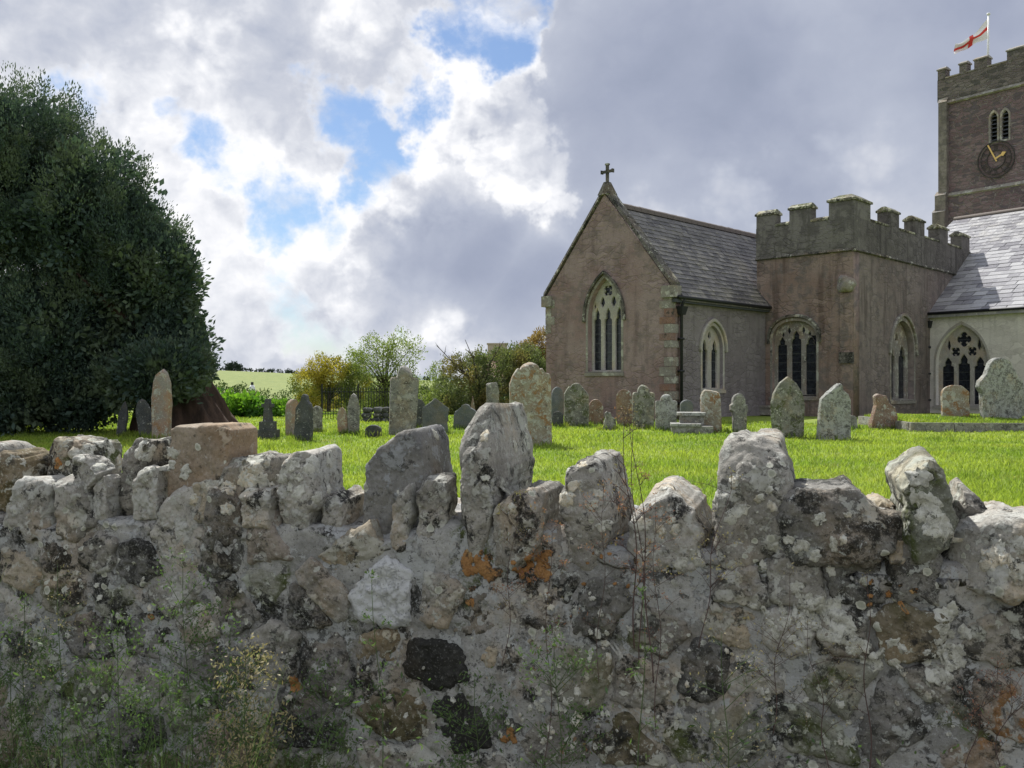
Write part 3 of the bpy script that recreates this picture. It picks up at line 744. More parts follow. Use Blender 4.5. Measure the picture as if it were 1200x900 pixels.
def lichen_rosettes(name, mat, clusters, seed):
    # crusts of pale lichen lying on the stones, laid onto the real surface
    bpy.context.view_layer.update(); dg = bpy.context.evaluated_depsgraph_get(); o = Vector((0, 0, EYE)); spots = []
    r = random.Random(seed)
    def cluster(n, x0, y0, x1, y1, sp, r0, r1):
        for _ in range(n):
            q = r.random(); spots.append((x0 + (x1 - x0) * q + r.gauss(0, sp), y0 + (y1 - y0) * q + r.gauss(0, sp * .8), r.uniform(r0, r1)))
    for c in clusters: cluster(*c)
    V = []; F3 = []; F4 = []
    for (px, py, rad) in spots:
        d = pxdir(px, py); ok, loc, nor, _, ob, _m = sc.ray_cast(dg, o, d)
        if not ok or loc.y > 3.2: continue
        if nor.dot(d) > 0: nor = -nor
        R_ = rad / F * loc.length; tx = nor.cross(Vector((0.1, .2, 1))).normalized(); ty = nor.cross(tx); n = 18; ph = r.uniform(0, 6); base = len(V); bad = False
        rings = [[loc + nor * .0020]]
        for q, hgt in ((.5, .0022), (.86, .0024), (1.0, -.0012)):
            ring = []
            for k in range(n):
                a = 2 * math.pi * k / n; rr_ = R_ * q * (1 + .20 * math.sin(2 * a + ph) + .15 * math.sin(5 * a + ph * 2) + .13 * math.sin(7 * a + ph * 3))
                p = loc + (tx * math.cos(a) + ty * math.sin(a)) * rr_ + nor * .03
                k2, l2, n2, _, _, _ = sc.ray_cast(dg, p, -nor, distance=.06)
                if not k2: l2 = p - nor * .033
                ring.append(l2 + nor * hgt)
            rings.append(ring)
        for ring in rings: V.extend([tuple(x) for x in ring])
        b1 = base + 1
        for k in range(n): F3.append([base, b1 + k, b1 + (k + 1) % n])
        for j in range(2):
            c0 = b1 + j * n; c1 = c0 + n
            for k in range(n): F4.append([c0 + k, c1 + k, c1 + (k + 1) % n, c0 + (k + 1) % n])
    return mesh_np(name, V, [np.array(F4), np.array(F3)], True)


ros_a = lichen_rosettes('lichen_rosettes', None, [(34, 940, 700, 1025, 775, 13, 3, 9), (26, 905, 715, 985, 760, 15, 2, 6), (18, 1115, 720, 1112, 782, 9, 4, 9), (7, 1130, 730, 1060, 800, 30, 3, 4.5), (16, 640, 700, 720, 760, 22, 2, 5), (22, 620, 790, 690, 870, 22, 2, 6), (26, 700, 820, 860, 850, 40, 1.5, 4), (14, 230, 560, 330, 560, 16, 4, 8), (12, 150, 530, 190, 540, 14, 4, 8), (8, 75, 522, 120, 530, 8, 4, 8), (14, 330, 560, 385, 570, 22, 4, 10), (12, 845, 560, 925, 600, 25, 3, 9), (10, 1075, 570, 1100, 640, 14, 5, 11), (10, 560, 500, 590, 600, 20, 3, 7), (8, 680, 560, 700, 620, 18, 4, 9), (8, 770, 600, 800, 650, 18, 4, 9), (50, 0, 660, 600, 860, 60, 1.5, 4.5), (60, 600, 720, 1200, 860, 60, 1.5, 4), (14, 920, 640, 1000, 655, 20, 3, 7), (10, 1150, 640, 1190, 660, 16, 4, 9)], 5)
ros_b = lichen_rosettes('orange_lichen', None, [(26, 550, 662, 590, 672, 9, 2.5, 7), (20, 605, 662, 642, 668, 8, 2.5, 6.5), (3, 553, 706, 556, 708, 3, 3, 5), (4, 596, 857, 604, 860, 5, 3, 6), (4, 346, 800, 348, 804, 3, 3, 5), (2, 176, 722, 177, 723, 1, 3, 4), (5, 55, 538, 66, 548, 5, 2, 4), (8, 690, 645, 720, 690, 12, 1.5, 3), (8, 1010, 690, 1060, 700, 12, 1.5, 3.5)], 8)
link('lichen_rosettes', ros_a, M['rosette'], wall, kind='stuff'); link('orange_lichen', ros_b, M['orange_crust'], wall, kind='stuff')

# ------------------------------------------------------------------ ground, field, hills


def sheet(name, x0, x1, y0, y1, nx, ny, zf, mat, **pr):
    X, Y = np.meshgrid(np.linspace(x0, x1, nx), np.linspace(y0, y1, ny)); V = np.stack([X.ravel(), Y.ravel(), np.zeros(X.size)], 1); V[:, 2] = zf(V)
    idx = np.arange(nx * ny).reshape(ny, nx); Q = np.stack([idx[:-1, :-1].ravel(), idx[:-1, 1:].ravel(), idx[1:, 1:].ravel(), idx[1:, :-1].ravel()], 1)
    return link(name, mesh_np(name, V, Q, True), mat, **pr)


def lawn_z(V): return .035 * vnoise(V * .25 + 5, 2) + .012 * vnoise(V * 1.1, 3)


link('ground', mesh_np('ground', [[-4000, -300, -.45], [4000, -300, -.45], [4000, 6000, -.45], [-4000, 6000, -.45]], [[0, 1, 2, 3]]), M['field'], kind='structure')
# verge of soil outside the wall
sheet('verge', -8, 8, -4, 3.2, 40, 40, lambda V: -.41 + .02 * vnoise(V * 2, 4), M['earth'], kind='structure')


def churchyard():
    # raised churchyard behind the wall: rows start at the wall's back
    nx, ny = 160, 110; V = []
    for j in range(ny):
        for i in range(nx):
            t = (j / (ny - 1)) ** 1.6; a = -40 + 90 * i / (nx - 1)
            y0 = (WA + WN * .36)[1] + (a * .959) / 0.959 * WU[1] / WU[0] if False else None
            p0 = WA + WN * .34 + WU * (a * .35); p1 = np.array([a * 1.25, 62.0]); p = p0 * (1 - t) + p1 * t
            V.append([p[0], p[1], 0])
    V = np.array(V, float); V[:, 2] = lawn_z(V)
    idx = np.arange(nx * ny).reshape(ny, nx); Q = np.stack([idx[:-1, :-1].ravel(), idx[:-1, 1:].ravel(), idx[1:, 1:].ravel(), idx[1:, :-1].ravel()], 1)
    link('lawn', mesh_np('lawn', V, Q, True), M['lawn'], kind='structure')


churchyard()


def field_z(V):
    x, y = V[:, 0], V[:, 1]; t = np.clip((y - 90) / 300, 0, 1); t = t * t * (3 - 2 * t)
    crest = 8.6 - 6.2 * np.clip((x + 150) / 130, 0, 1.6)
    return -.4 + t * crest + .3 * vnoise(V * .02, 5)


sheet('field', -420, 260, 62, 395, 90, 60, field_z, M['field'], kind='structure')


def hill_z(V): return 6 + 14 * np.exp(-((V[:, 0] + 420) / 330) ** 2) + 6 * vnoise(V * .004, 8) - 30 * np.clip((1450 - V[:, 1]) / 600, 0, 1)


sheet('hill', -1500, 1500, 900, 1900, 90, 30, hill_z, M['hill'], kind='structure')

# ------------------------------------------------------------------ lawn blades


def in_church(x, y): return (x > 1.0) & ((x - 5.34) * .696 + (y - 31) * .718 > .02)


def blades(name, X, Y, Z, h, w, mat, lean=.5, **pr):
    n = len(X); th = rng.uniform(0, 2 * np.pi, n); ln = rng.normal(0, lean, (n, 2)) * h[:, None]
    dx = np.cos(th) * w / 2; dy = np.sin(th) * w / 2
    b0 = np.stack([X - dx, Y - dy, Z], 1); b1 = np.stack([X + dx, Y + dy, Z], 1)
    m0 = np.stack([X - dx * .7 + ln[:, 0] * .35, Y - dy * .7 + ln[:, 1] * .35, Z + h * .6], 1); m1 = np.stack([X + dx * .7 + ln[:, 0] * .35, Y + dy * .7 + ln[:, 1] * .35, Z + h * .6], 1)
    tip = np.stack([X + ln[:, 0], Y + ln[:, 1], Z + h], 1)
    V = np.stack([b0, b1, m1, m0, tip], 1).reshape(-1, 3); k = np.arange(n)[:, None] * 5
    return link(name, mesh_np(name, V, [k + np.array([[0, 1, 2, 3]]), k + np.array([[3, 2, 4]])]), mat, **pr)


def lawn_grass():
    n = 400000; u = rng.uniform(0, 1, n); y = 2.6 * (38 / 2.6) ** (u ** .9); x = rng.uniform(-.72, .72, n) * y
    keep = ~in_church(x, y) & ((x - WA[0]) * WN[0] + (y - WA[1]) * WN[1] > .46); x, y = x[keep], y[keep]; V = np.stack([x, y, np.zeros(len(x))], 1); z = lawn_z(V) - .005
    pat = vnoise(V * .9, 11); h = (.050 + .022 * pat + rng.uniform(0, .03, len(x))) * np.where(rng.uniform(0, 1, len(x)) > .97, 1.7, 1)
    w = np.maximum(.0055, .00085 * y) * rng.uniform(.7, 1.3, len(x))
    blades('grass', x, y, z, h, w, M['blade'], kind='stuff')


lawn_grass()

# ------------------------------------------------------------------ church
TH = 44.1
U = np.array([.718, -.696]); Vd = np.array([.696, .718])         # U: along the gable towards camera right; Vd: along the chancel, away
C1 = np.array([5.34, 31.0])
church = empty('church', (C1[0], C1[1], 0), label='old rendered parish church with steep slate chancel, battlemented chapel and square stone clock tower', category='church')


def arch(cx, w, sill, spring, apex, n=9, flat=0.0):
    """pointed arch opening outline, counter clockwise"""
    h = w / 2; H = apex - spring; pts = [(cx - h, sill), (cx + h, sill)]
    # circle through (h,0) and (0,H) with centre on the spring line
    R = (h * h + H * H) / (2 * h) if H >= h * .999 else None
    if R:
        c = h - R; a1 = math.atan2(H, -c)
        for i in range(n + 1): a = a1 * i / n; pts.append((cx + c + R * math.cos(a), spring + R * math.sin(a)))
        for i in range(1, n + 1): a = a1 * (1 - i / n); pts.append((cx - c - R * math.cos(a), spring + R * math.sin(a)))
    else:
        for i in range(2 * n + 1):
            a = math.pi * i / (2 * n); ca, sa = math.cos(a), math.sin(a)
            pts.append((cx + h * math.copysign(abs(ca) ** .9, ca), spring + H * sa ** .85))
    return pts


def arch_ring(cx, w, z0, spring, apex, t0, t1):
    """hood: band between arch grown by t0 and by t1, open at the bottom"""
    o = arch(cx, w + 2 * t1, z0, spring, apex + t1 * 1.25); i = arch(cx, w + 2 * t0, z0, spring, apex + t0 * 1.25)
    return o[1:] + [o[0]] + [i[0]] + i[1:][::-1]


def foil(cx, cz, r, k=4, rot=math.pi / 4, n=6):
    """quatrefoil outline"""
    pts = []; d = r * .52; rr = r * .50
    for q in range(k):
        a0 = rot + q * 2 * math.pi / k; c = (cx + d * math.cos(a0), cz + d * math.sin(a0)); sp = math.pi * .62
        for i in range(n + 1): a = a0 - sp + 2 * sp * i / n; pts.append((c[0] + rr * math.cos(a), c[1] + rr * math.sin(a)))
    return pts


def dagger(cx, cz, w, h): return [(cx, cz - h / 2), (cx + w / 2, cz - h * .05), (cx + w * .28, cz + h * .3), (cx, cz + h / 2), (cx - w * .28, cz + h * .3), (cx - w / 2, cz - h * .05)]


def cusped(cx, w, sill, spring, apex):
    """light with a cusped (trefoil) head"""
    h = w / 2; H = apex - spring
    return [(cx - h, sill), (cx + h, sill), (cx + h, spring), (cx + h * .95, spring + H * .28), (cx + h * .55, spring + H * .36), (cx + h * .62, spring + H * .62), (cx + h * .28, spring + H * .86),
            (cx, apex), (cx - h * .28, spring + H * .86), (cx - h * .62, spring + H * .62), (cx - h * .55, spring + H * .36), (cx - h * .95, spring + H * .28), (cx - h, spring)]


def window(fr, cx, w, sill, spring, apex, holes, mat, depth=.28, surround=.10, hood=True, label=None, hoodmat=None, surmat=None):
    """tracery plate set back in its opening, glass, dressed surround, hood mould, sill"""
    rb = .02
    wdw = link('window', panel(fr, arch(cx, w + .02, sill - .01, spring, apex + .01), holes, -depth - .14, -depth, 'window', .012), mat, church)
    if label: wdw['label'] = label
    link('pane', panel(fr, arch(cx, w - .01, sill + .01, spring, apex - .01), [], -depth - .11, -depth - .095, 'pane'), M['glass'], wdw)
    if surround:
        link('surround', panel(fr, arch(cx, w + 2 * surround, sill - .01, spring, apex + surround * 1.3), [arch(cx, w + .004, sill + .03, spring, apex + .003)], -depth - .02, .012, 'surround', .008), surmat or mat, wdw)
    mb = MB(); fr.box(mb, cx - w / 2 - surround - .04, cx + w / 2 + surround + .04, sill - .13, sill - .012, -depth, .05)
    link('sill', mb.mesh('sill'), surmat or mat, wdw)
    if hood: link('hood_mould', panel(fr, arch_ring(cx, w, spring - .10, spring, apex, surround + .015, surround + .11), [], -.02, .10, 'hood_mould', .015), hoodmat or mat, wdw)
    return wdw


GW = 5.64; GZ = 4.62; AZ = 8.02
# frame A: gable, a runs 0..GW from the LEFT corner towards C1
A0 = C1 - U * GW; fA = Fr((A0[0], A0[1], 0), U, -Vd)
op1 = arch(2.80, 1.50, 1.62, 3.55, 5.00)
link('gable_wall', panel(fA, [(0, -.2), (GW, -.2), (GW, 4.5), (GW / 2, AZ - .02), (0, 4.5)], [op1], -.55, 0, 'gable_wall'), M['gable'], church)
hs = [cusped(2.80 - .50, .34, 1.70, 3.35, 3.95), cusped(2.80, .34, 1.70, 3.35, 3.95), cusped(2.80 + .50, .34, 1.70, 3.35, 3.95),
      dagger(2.55, 4.15, .22, .42), dagger(3.05, 4.15, .22, .42), foil(2.80, 4.56, .21), dagger(2.2, 4.02, .10, .2), dagger(3.4, 4.02, .10, .2)]
window(fA, 2.80, 1.50, 1.62, 3.55, 5.00, hs, M['ashlar'], depth=.22, surround=.10, hoodmat=M['ashlar_dark'], surmat=M['ashlar_grey'], label='tall three-light traceried window in the gable end')
# chancel side
fB = Fr((C1[0], C1[1], 0), Vd, U); CL = 6.39
op2 = arch(2.62, 1.36, 1.0, 2.45, 3.28)
link('chancel_wall', panel(fB, [(.001, -.2), (CL + .25, -.2), (CL + .25, 4.25), (.001, 4.25)], [op2], -.5, -.003, 'chancel_wall'), M['side'], church)
hs = [cusped(2.62 - .33, .40, 1.06, 2.25, 2.78), cusped(2.62 + .33, .40, 1.06, 2.25, 2.78), dagger(2.62, 2.92, .22, .34)]
window(fB, 2.62, 1.36, 1.0, 2.45, 3.28, hs, M['ashlar'], depth=.13, surround=.10, hood=True, label='two-light pointed window in the grey side wall')
mb = MB(); fA.box(mb, .0, .5, -.2, 4.3, -10.6, -.56)
link('rear_wall', mb.mesh('rear_wall'), M['side'], church)
# quoins at C1 (alternating) and left corner
zq = .1; k = 0
while zq < 4.1:
    hq = random.uniform(.24, .34); la = .45 if k % 2 else .26; lb = .26 if k % 2 else .45
    mt = M['redstone'] if (2.6 < zq < 3.7 and k % 3 != 1) or (.5 < zq < 1.3 and k % 2) else M['ashlar_grey']
    if not (zq > 1.9 and zq < 2.5 and k % 2):
        mb = MB(); mb.box(fA.p(GW - la, zq + .01, .016), fA.u * (la + .018), -fA.n * (lb + .016), np.array([0, 0, hq - .02]))
        link('quoin', mb.mesh('quoin'), mt, church)
    zq += hq; k += 1
zq = 3.1; k = 0
while zq < 4.2:
    hq = random.uniform(.24, .34); la = .45 if k % 2 else .28
    mb = MB(); mb.box(fA.p(-.016, zq + .01, .016), fA.u * la, -fA.n * .3, np.array([0, 0, hq - .02])); link('quoin', mb.mesh('quoin'), M['ashlar_grey'], church); zq += hq; k += 1
# gable copings, kneelers, apex and cross
RT = (AZ - GZ) / (GW / 2)
sl = math.hypot(1, RT); nrm2 = (-RT / sl, 1 / sl)
for side in (0, 1):
    mb = MB(); nseg = 6
    for q in range(nseg):
        t0, t1 = q / nseg, (q + 1) / nseg - .006
        a0 = -.10 + (GW / 2 + .10) * t0; a1 = -.10 + (GW / 2 + .10) * t1
        z0 = GZ - .14 + (AZ - GZ + .24) * t0; z1 = GZ - .14 + (AZ - GZ + .24) * t1
        if side: a0, a1 = GW - a0, GW - a1
        pts = []
        for (aa, zz) in ((a0, z0), (a1, z1)):
            for (dz, nn) in ((0, .07), (.17, .03), (.17, -.38), (0, -.42)): pts.append(fA.p(aa, zz + dz, nn))
        mb.add(pts, [[0, 1, 2, 3], [7, 6, 5, 4], [0, 4, 5, 1], [1, 5, 6, 2], [2, 6, 7, 3], [3, 7, 4, 0]])
    link('gable_coping', mb.mesh('gable_coping'), M['ashlar_dark'], church)
    mb = MB(); a0 = -.16 if not side else GW - .34
    fA.box(mb, a0, a0 + .5, GZ - .50, GZ - .10, -.40, .10); link('kneeler', mb.mesh('kneeler'), M['ashlar_grey'], church)
mb = MB(); m = GW / 2
mb.add([fA.p(m - .26, AZ - .05, .09), fA.p(m + .26, AZ - .05, .09), fA.p(m + .26, AZ - .05, -.42), fA.p(m - .26, AZ - .05, -.42), fA.p(m - .09, AZ + .42, -.05), fA.p(m + .09, AZ + .42, -.05), fA.p(m + .09, AZ + .42, -.25), fA.p(m - .09, AZ + .42, -.25)],
       [[3, 2, 1, 0], [4, 5, 6, 7], [0, 1, 5, 4], [1, 2, 6, 5], [2, 3, 7, 6], [3, 0, 4, 7]])
apex = link('apex_stone', mb.mesh('apex_stone'), M['ashlar_dark'], church)
mb = MB(); fA.box(mb, m - .045, m + .045, AZ + .40, AZ + 1.06, -.20, -.11); fA.box(mb, m - .24, m - .047, AZ + .76, AZ + .85, -.198, -.112); fA.box(mb, m + .047, m + .24, AZ + .76, AZ + .85, -.198, -.112)
fA.box(mb, m - .07, m + .07, AZ + 1.03, AZ + 1.09, -.215, -.095); fA.box(mb, m - .27, m - .22, AZ + .74, AZ + .87, -.21, -.10); fA.box(mb, m + .22, m + .27, AZ + .74, AZ + .87, -.21, -.10)
link('cross', mb.mesh('cross'), M['ashlar_dark'], church)
# chancel roof: ridge over a = GW/2
RZ = 7.72; EZ = 4.20; run = GW / 2 + .22; RL = 10.9
mb = MB()
for sgn in (1, -1):
    e0 = fA.p(GW / 2 + sgn * run, EZ - .06, -.30); r0 = fA.p(GW / 2, RZ - .06, -.30); d = -fA.n * (RL - .3); up = np.array([0, 0, -.12])
    mb.add([e0, r0, r0 + d, e0 + d, e0 + up, r0 + up, r0 + d + up, e0 + d + up], [[0, 1, 2, 3] if sgn < 0 else [3, 2, 1, 0], [4, 5, 6, 7][::-1 if sgn < 0 else 1], [0, 4, 5, 1], [2, 6, 7, 3], [0, 3, 7, 4]])
roof = link('chancel_roof', mb.mesh('chancel_roof'), M['slate'], church)


def slates(o, du, dup, nrm, L, H, cw, ch, name, mat, parent, each=False, lim=None, jit=.0):
    """o eave start; du along; dup up the slope; nrm normal"""
    du, dup, nrm = (np.array(x, float) for x in (du, dup, nrm)); rows = int(H / ch); big = MB(); n = 0; shared = {}
    for r in range(rows):
        a = -random.uniform(0, cw)
        while a < L:
            w = cw * random.uniform(.78, 1.22); a0 = max(a, 0); a1 = min(a + w, L); a += w
            if a1 - a0 < .06: continue
            j = random.uniform(-.012, .012); lift = random.uniform(.0, .010)
            p = o + du * (a0 + .006) + dup * (r * ch - .02 + j) + nrm * (.010 + lift)
            ln = ch * 1.25; tk = .016; tilt = nrm * (.018)
            if each and (lim is None or a0 < lim) and n < 299:
                key = round((a1 - a0) / .05); ww = key * .05 - .012
                if key < 2: continue
                if key not in shared:
                    m2 = MB(); x = np.array([1, 0, 0.]); y = np.array([0, 1, 0.]); zz = np.array([0, 0, 1.])
                    m2.box(np.zeros(3), x * ww, y * ln - zz * .020, zz * tk); me = m2.mesh('slate'); me.materials.append(mat); shared[key] = me
                ob = link('slate', shared[key], None, parent)
                R = Matrix(((du[0], dup[0], nrm[0]), (du[1], dup[1], nrm[1]), (du[2], dup[2], nrm[2]))).to_4x4()
                rot = Matrix.Rotation(random.uniform(-.012, .012), 4, 'Z')
                pp_ = p + tilt
                ob.matrix_basis = Matrix.Translation(pp_) @ R @ rot; n += 1
            else:
                big.box(p + tilt, du * (a1 - a0 - .012), dup * ln - nrm * .020, nrm * tk)
    if big.n: link('slates', big.mesh('slates'), mat, parent, kind='stuff')


eo = fA.p(GW / 2 + run, EZ - .045, -.36); rr_ = fA.p(GW / 2, RZ - .045, -.36); dup = rr_ - eo; Hs = np.linalg.norm(dup); dup /= Hs
du = -fA.n; nr_ = np.cross(du, dup); nr_ = nr_ if nr_[2] > 0 else -nr_
slates(eo, du, dup, nr_, RL - .4, Hs, .40, .235, 'slates', M['slate'], roof)
mb = MB()
x = .36
while x < RL - .2:
    w = .42; z0 = RZ + .02
    pts = []
    for nn in (-x, -x - w + .015):
        for (da, dz) in ((-.15, -.14), (-.10, .02), (0, .085 + random.uniform(-.01, .01)), (.10, .02), (.15, -.14), (0, -.05)): pts.append(fA.p(GW / 2 + da, z0 + dz, nn))
    mb.add(pts, [[0, 1, 2, 3, 4, 5], [11, 10, 9, 8, 7, 6]] + [[i, (i + 1) % 6, 6 + (i + 1) % 6, 6 + i][::-1] for i in range(6)]); x += w
link('ridge_tiles', mb.mesh('ridge_tiles'), M['ridge'], roof, kind='stuff')


def gutter(fr, a0, a1, z, n, pipe_a, zb, hop=True):
    g = MB(); g.tube([fr.p(a0, z, n), fr.p(a1, z, n)], .062, 10); gt = link('gutter', g.mesh('gutter', True), M['iron'], church)
    mb = MB(); mb.tube([fr.p(pipe_a, z, n), fr.p(pipe_a, z - .18, n * .75), fr.p(pipe_a, z - .32, .11), fr.p(pipe_a, zb, .11)], .050, 10)
    for zz in np.arange(zb + .5, z - .5, 1.1): fr.box(mb, pipe_a - .09, pipe_a + .09, zz, zz + .07, .0, .175)
    dp = link('downpipe', mb.mesh('downpipe', True), M['iron'], church)
    if hop:
        mb = MB(); b = [fr.p(pipe_a + s * .11, z - .58, q) for s, q in ((-1, .03), (1, .03), (1, .2), (-1, .2))]; t_ = [fr.p(pipe_a + s * .17, z - .30, q) for s, q in ((-1, .01), (1, .01), (1, .27), (-1, .27))]
        mb.add(b + t_, [[0, 1, 2, 3], [7, 6, 5, 4], [0, 4, 5, 1], [1, 5, 6, 2], [2, 6, 7, 3], [3, 7, 4, 0]]); link('hopper', mb.mesh('hopper'), M['iron'], dp)


gutter(fB, .12, CL - .05, 4.13, .24, .48, 0)
mb = MB(); fB.box(mb, .05, CL, 3.96, 4.07, .01, .17); link('eaves_board', mb.mesh('eaves_board'), M['wood_dark'], church)

# chapel (battlemented)
K0 = C1 + Vd * CL                               # where its left face leaves the chancel wall
fC = Fr((K0[0], K0[1], 0), U, -Vd); CW = 3.48
SZ = 6.05; EMB = 7.32; TOP = 7.86
op3 = arch(1.18, 1.78, .72, 2.85, 3.58)
link('chapel_wall', panel(fC, [(-.37, 4.0), (0.004, 4.0), (0.004, -.2), (CW, -.2), (CW, SZ), (-.37, SZ)], [op3], -.5, 0, 'chapel_wall'), M['chapel'], church)
hs = [cusped(1.18 - .58, .40, .80, 2.55, 3.0), cusped(1.18, .40, .80, 2.75, 3.22), cusped(1.18 + .58, .40, .80, 2.55, 3.0), dagger(.89, 3.22, .14, .3), dagger(1.47, 3.22, .14, .3), dagger(1.72, 3.08, .12, .2), dagger(.64, 3.08, .12, .2)]
window(fC, 1.18, 1.78, .72, 2.85, 3.58, hs, M['ashlar_grey'], depth=.18, surround=.09, hoodmat=M['ashlar_dark'], label='three-light window with flattened arch on the chapel end')
K1 = K0 + U * CW; fD = Fr((K1[0], K1[1], 0), Vd, U); CR = 12.3
op4 = arch(4.55, 2.3, .55, 2.45, 3.70)
link('chapel_wall', panel(fD, [(.001, -.2), (CR, -.2), (CR, SZ), (.001, SZ)], [op4], -.5, -.003, 'chapel_wall'), M['chapel_r'], church)
hs = [cusped(4.55 - .55, .72, .62, 2.1, 2.75), cusped(4.55 + .55, .72, .62, 2.1, 2.75), dagger(4.55, 3.0, .3, .5)]
window(fD, 4.55, 2.3, .55, 2.45, 3.70, hs, M['ashlar_grey'], depth=.24, surround=.13, hood=True, label='deeply recessed two-light pointed window')
# parapet band and string
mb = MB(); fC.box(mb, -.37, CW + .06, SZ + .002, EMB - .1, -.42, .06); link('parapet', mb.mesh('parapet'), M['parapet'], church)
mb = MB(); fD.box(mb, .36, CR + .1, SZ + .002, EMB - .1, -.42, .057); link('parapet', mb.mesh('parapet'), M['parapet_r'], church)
for fr_, a0, a1 in ((fC, -.40, CW + .1), (fD, -.098, CR + .12)):
    mb = MB(); p = [fr_.p(a0, SZ - .07, .0), fr_.p(a0, SZ - .03, .10), fr_.p(a0, SZ + .05, .065), fr_.p(a0, SZ + .05, 0)]; q = [x + fr_.u * (a1 - a0) for x in p]
    mb.add(p + q, [[0, 1, 2, 3], [7, 6, 5, 4], [0, 4, 5, 1], [1, 5, 6, 2], [2, 6, 7, 3], [3, 7, 4, 0]]); link('string_course', mb.mesh('string_course'), M['ashlar_dark'], church)


def cap(mb, fr, a0, a1, z, n0, n1, h, ov=.05, flat=.3):
    """weathered stone cap sloping to a narrow top"""
    b = [fr.p(a0 - ov, z, n1 + ov), fr.p(a1 + ov, z, n1 + ov), fr.p(a1 + ov, z, n0 - ov), fr.p(a0 - ov, z, n0 - ov)]
    b2 = [x + np.array([0, 0, .07]) for x in b]; nm = (n0 + n1) / 2; hn = (n1 - n0) * flat / 2
    e = .02 if flat < .6 else 0
    t_ = [fr.p(a0 + e, z + h, nm + hn), fr.p(a1 - e, z + h, nm + hn), fr.p(a1 - e, z + h, nm - hn), fr.p(a0 + e, z + h, nm - hn)]
    mb.add(b + b2 + t_, [[3, 2, 1, 0]] + [[i, (i + 1) % 4, 4 + (i + 1) % 4, 4 + i] for i in range(4)] + [[4 + i, 4 + (i + 1) % 4, 8 + (i + 1) % 4, 8 + i] for i in range(4)] + [[8, 9, 10, 11]])


def merlon(fr, a0, a1, z0, z1, mat, capmat, ch=.22, th=.42, parent=None):
    mb = MB(); fr.box(mb, a0, a1, z0, z1, -th, .05); mo = link('merlon', mb.mesh('merlon'), mat, parent or church)
    mb = MB(); cap(mb, fr, a0, a1, z1 + .001, -th, .05, ch); link('cap', mb.mesh('cap'), capmat, mo); return mo


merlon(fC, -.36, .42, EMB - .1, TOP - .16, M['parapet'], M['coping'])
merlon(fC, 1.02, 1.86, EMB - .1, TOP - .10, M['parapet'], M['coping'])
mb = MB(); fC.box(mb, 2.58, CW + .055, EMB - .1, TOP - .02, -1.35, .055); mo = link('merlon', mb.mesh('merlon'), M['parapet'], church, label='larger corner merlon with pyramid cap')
mb = MB(); b = [fC.p(2.52, TOP - .02, .12), fC.p(CW + .12, TOP - .02, .12), fC.p(CW + .12, TOP - .02, -1.42), fC.p(2.52, TOP - .02, -1.42)]; b2 = [x + np.array([0, 0, .08]) for x in b]
t_ = [fC.p(2.8, TOP + .26, -.3), fC.p(CW - .2, TOP + .26, -.3), fC.p(CW - .2, TOP + .26, -1.05), fC.p(2.8, TOP + .26, -1.05)]
mb.add(b + b2 + t_, [[3, 2, 1, 0]] + [[i, (i + 1) % 4, 4 + (i + 1) % 4, 4 + i] for i in range(4)] + [[4 + i, 4 + (i + 1) % 4, 8 + (i + 1) % 4, 8 + i] for i in range(4)] + [[8, 9, 10, 11]]); link('cap', mb.mesh('cap'), M['coping'], mo)
ms = [(3.1, 4.05), (5.75, 6.7), (8.4, 9.4), (11.1, 12.15)]
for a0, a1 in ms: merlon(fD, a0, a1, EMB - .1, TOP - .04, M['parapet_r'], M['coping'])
gapsD = [(1.42, 3.05), (4.1, 5.7), (6.75, 8.35), (9.45, 11.05)]
for fr_, g in ((fC, [(.46, .98), (1.90, 2.55)]), (fD, gapsD)):
    for a0, a1 in g:
        mb = MB(); cap(mb, fr_, a0 + .03, a1 - .03, EMB - .098, -.42, .05, .16, .04, .3); link('embrasure_coping', mb.mesh('embrasure_coping'), M['coping'], church)
mb = MB(); fD.box(mb, 0, CR, 6.6, 6.75, -3.3, -.45); link('chapel_roof', mb.mesh('chapel_roof'), M['slate'], church)
# corner strip, gargoyle, lower niche and drip stone
mb = MB(); fC.box(mb, 3.02, CW - .02, -.2, 4.45, .001, .10); p = [fC.p(3.02, 4.45, .10), fC.p(CW - .02, 4.45, .10), fC.p(CW - .02, 4.45, 0), fC.p(3.02, 4.45, 0), fC.p(3.02, 4.62, 0), fC.p(CW - .02, 4.62, 0)]
mb.add(p, [[0, 1, 5, 4], [0, 4, 3], [1, 2, 5]]); link('corner_strip', mb.mesh('corner_strip'), M['chapel'], church)
Vg, Fg = stone_verts([(2.95, 4.55), (3.5, 4.5), (3.62, 4.78), (3.5, 5.05), (3.2, 5.2), (2.98, 4.95)], .42, p=3, nth=30, nface=5, nrim=6, chips=6, seed=4, freq=4, amp=.05, jag=.08)
Wg = fC.o + Vg[:, :1] * fC.u + (-(Vg[:, 1:2]) + .34) * fC.n + Vg[:, 2:] * fC.z; link('gargoyle', mesh_np('gargoyle', Wg, Fg, True), M['ashlar_grey'], church)
mb = MB(); fC.box(mb, 3.0, 3.5, 1.95, 2.35, .0, .16); link('niche_block', mb.mesh('niche_block'), M['ashlar_dark'], church)  # solid dark block standing in for the shaded recess of the lower niche
mb = MB(); fC.box(mb, -.6, 0.5, .02, .30, .02, .45); fC.box(mb, -.4, .6, .301, .38, .02, .5); link('plinth_ledge', mb.mesh('plinth_ledge'), M['ashlar_grey'], church)

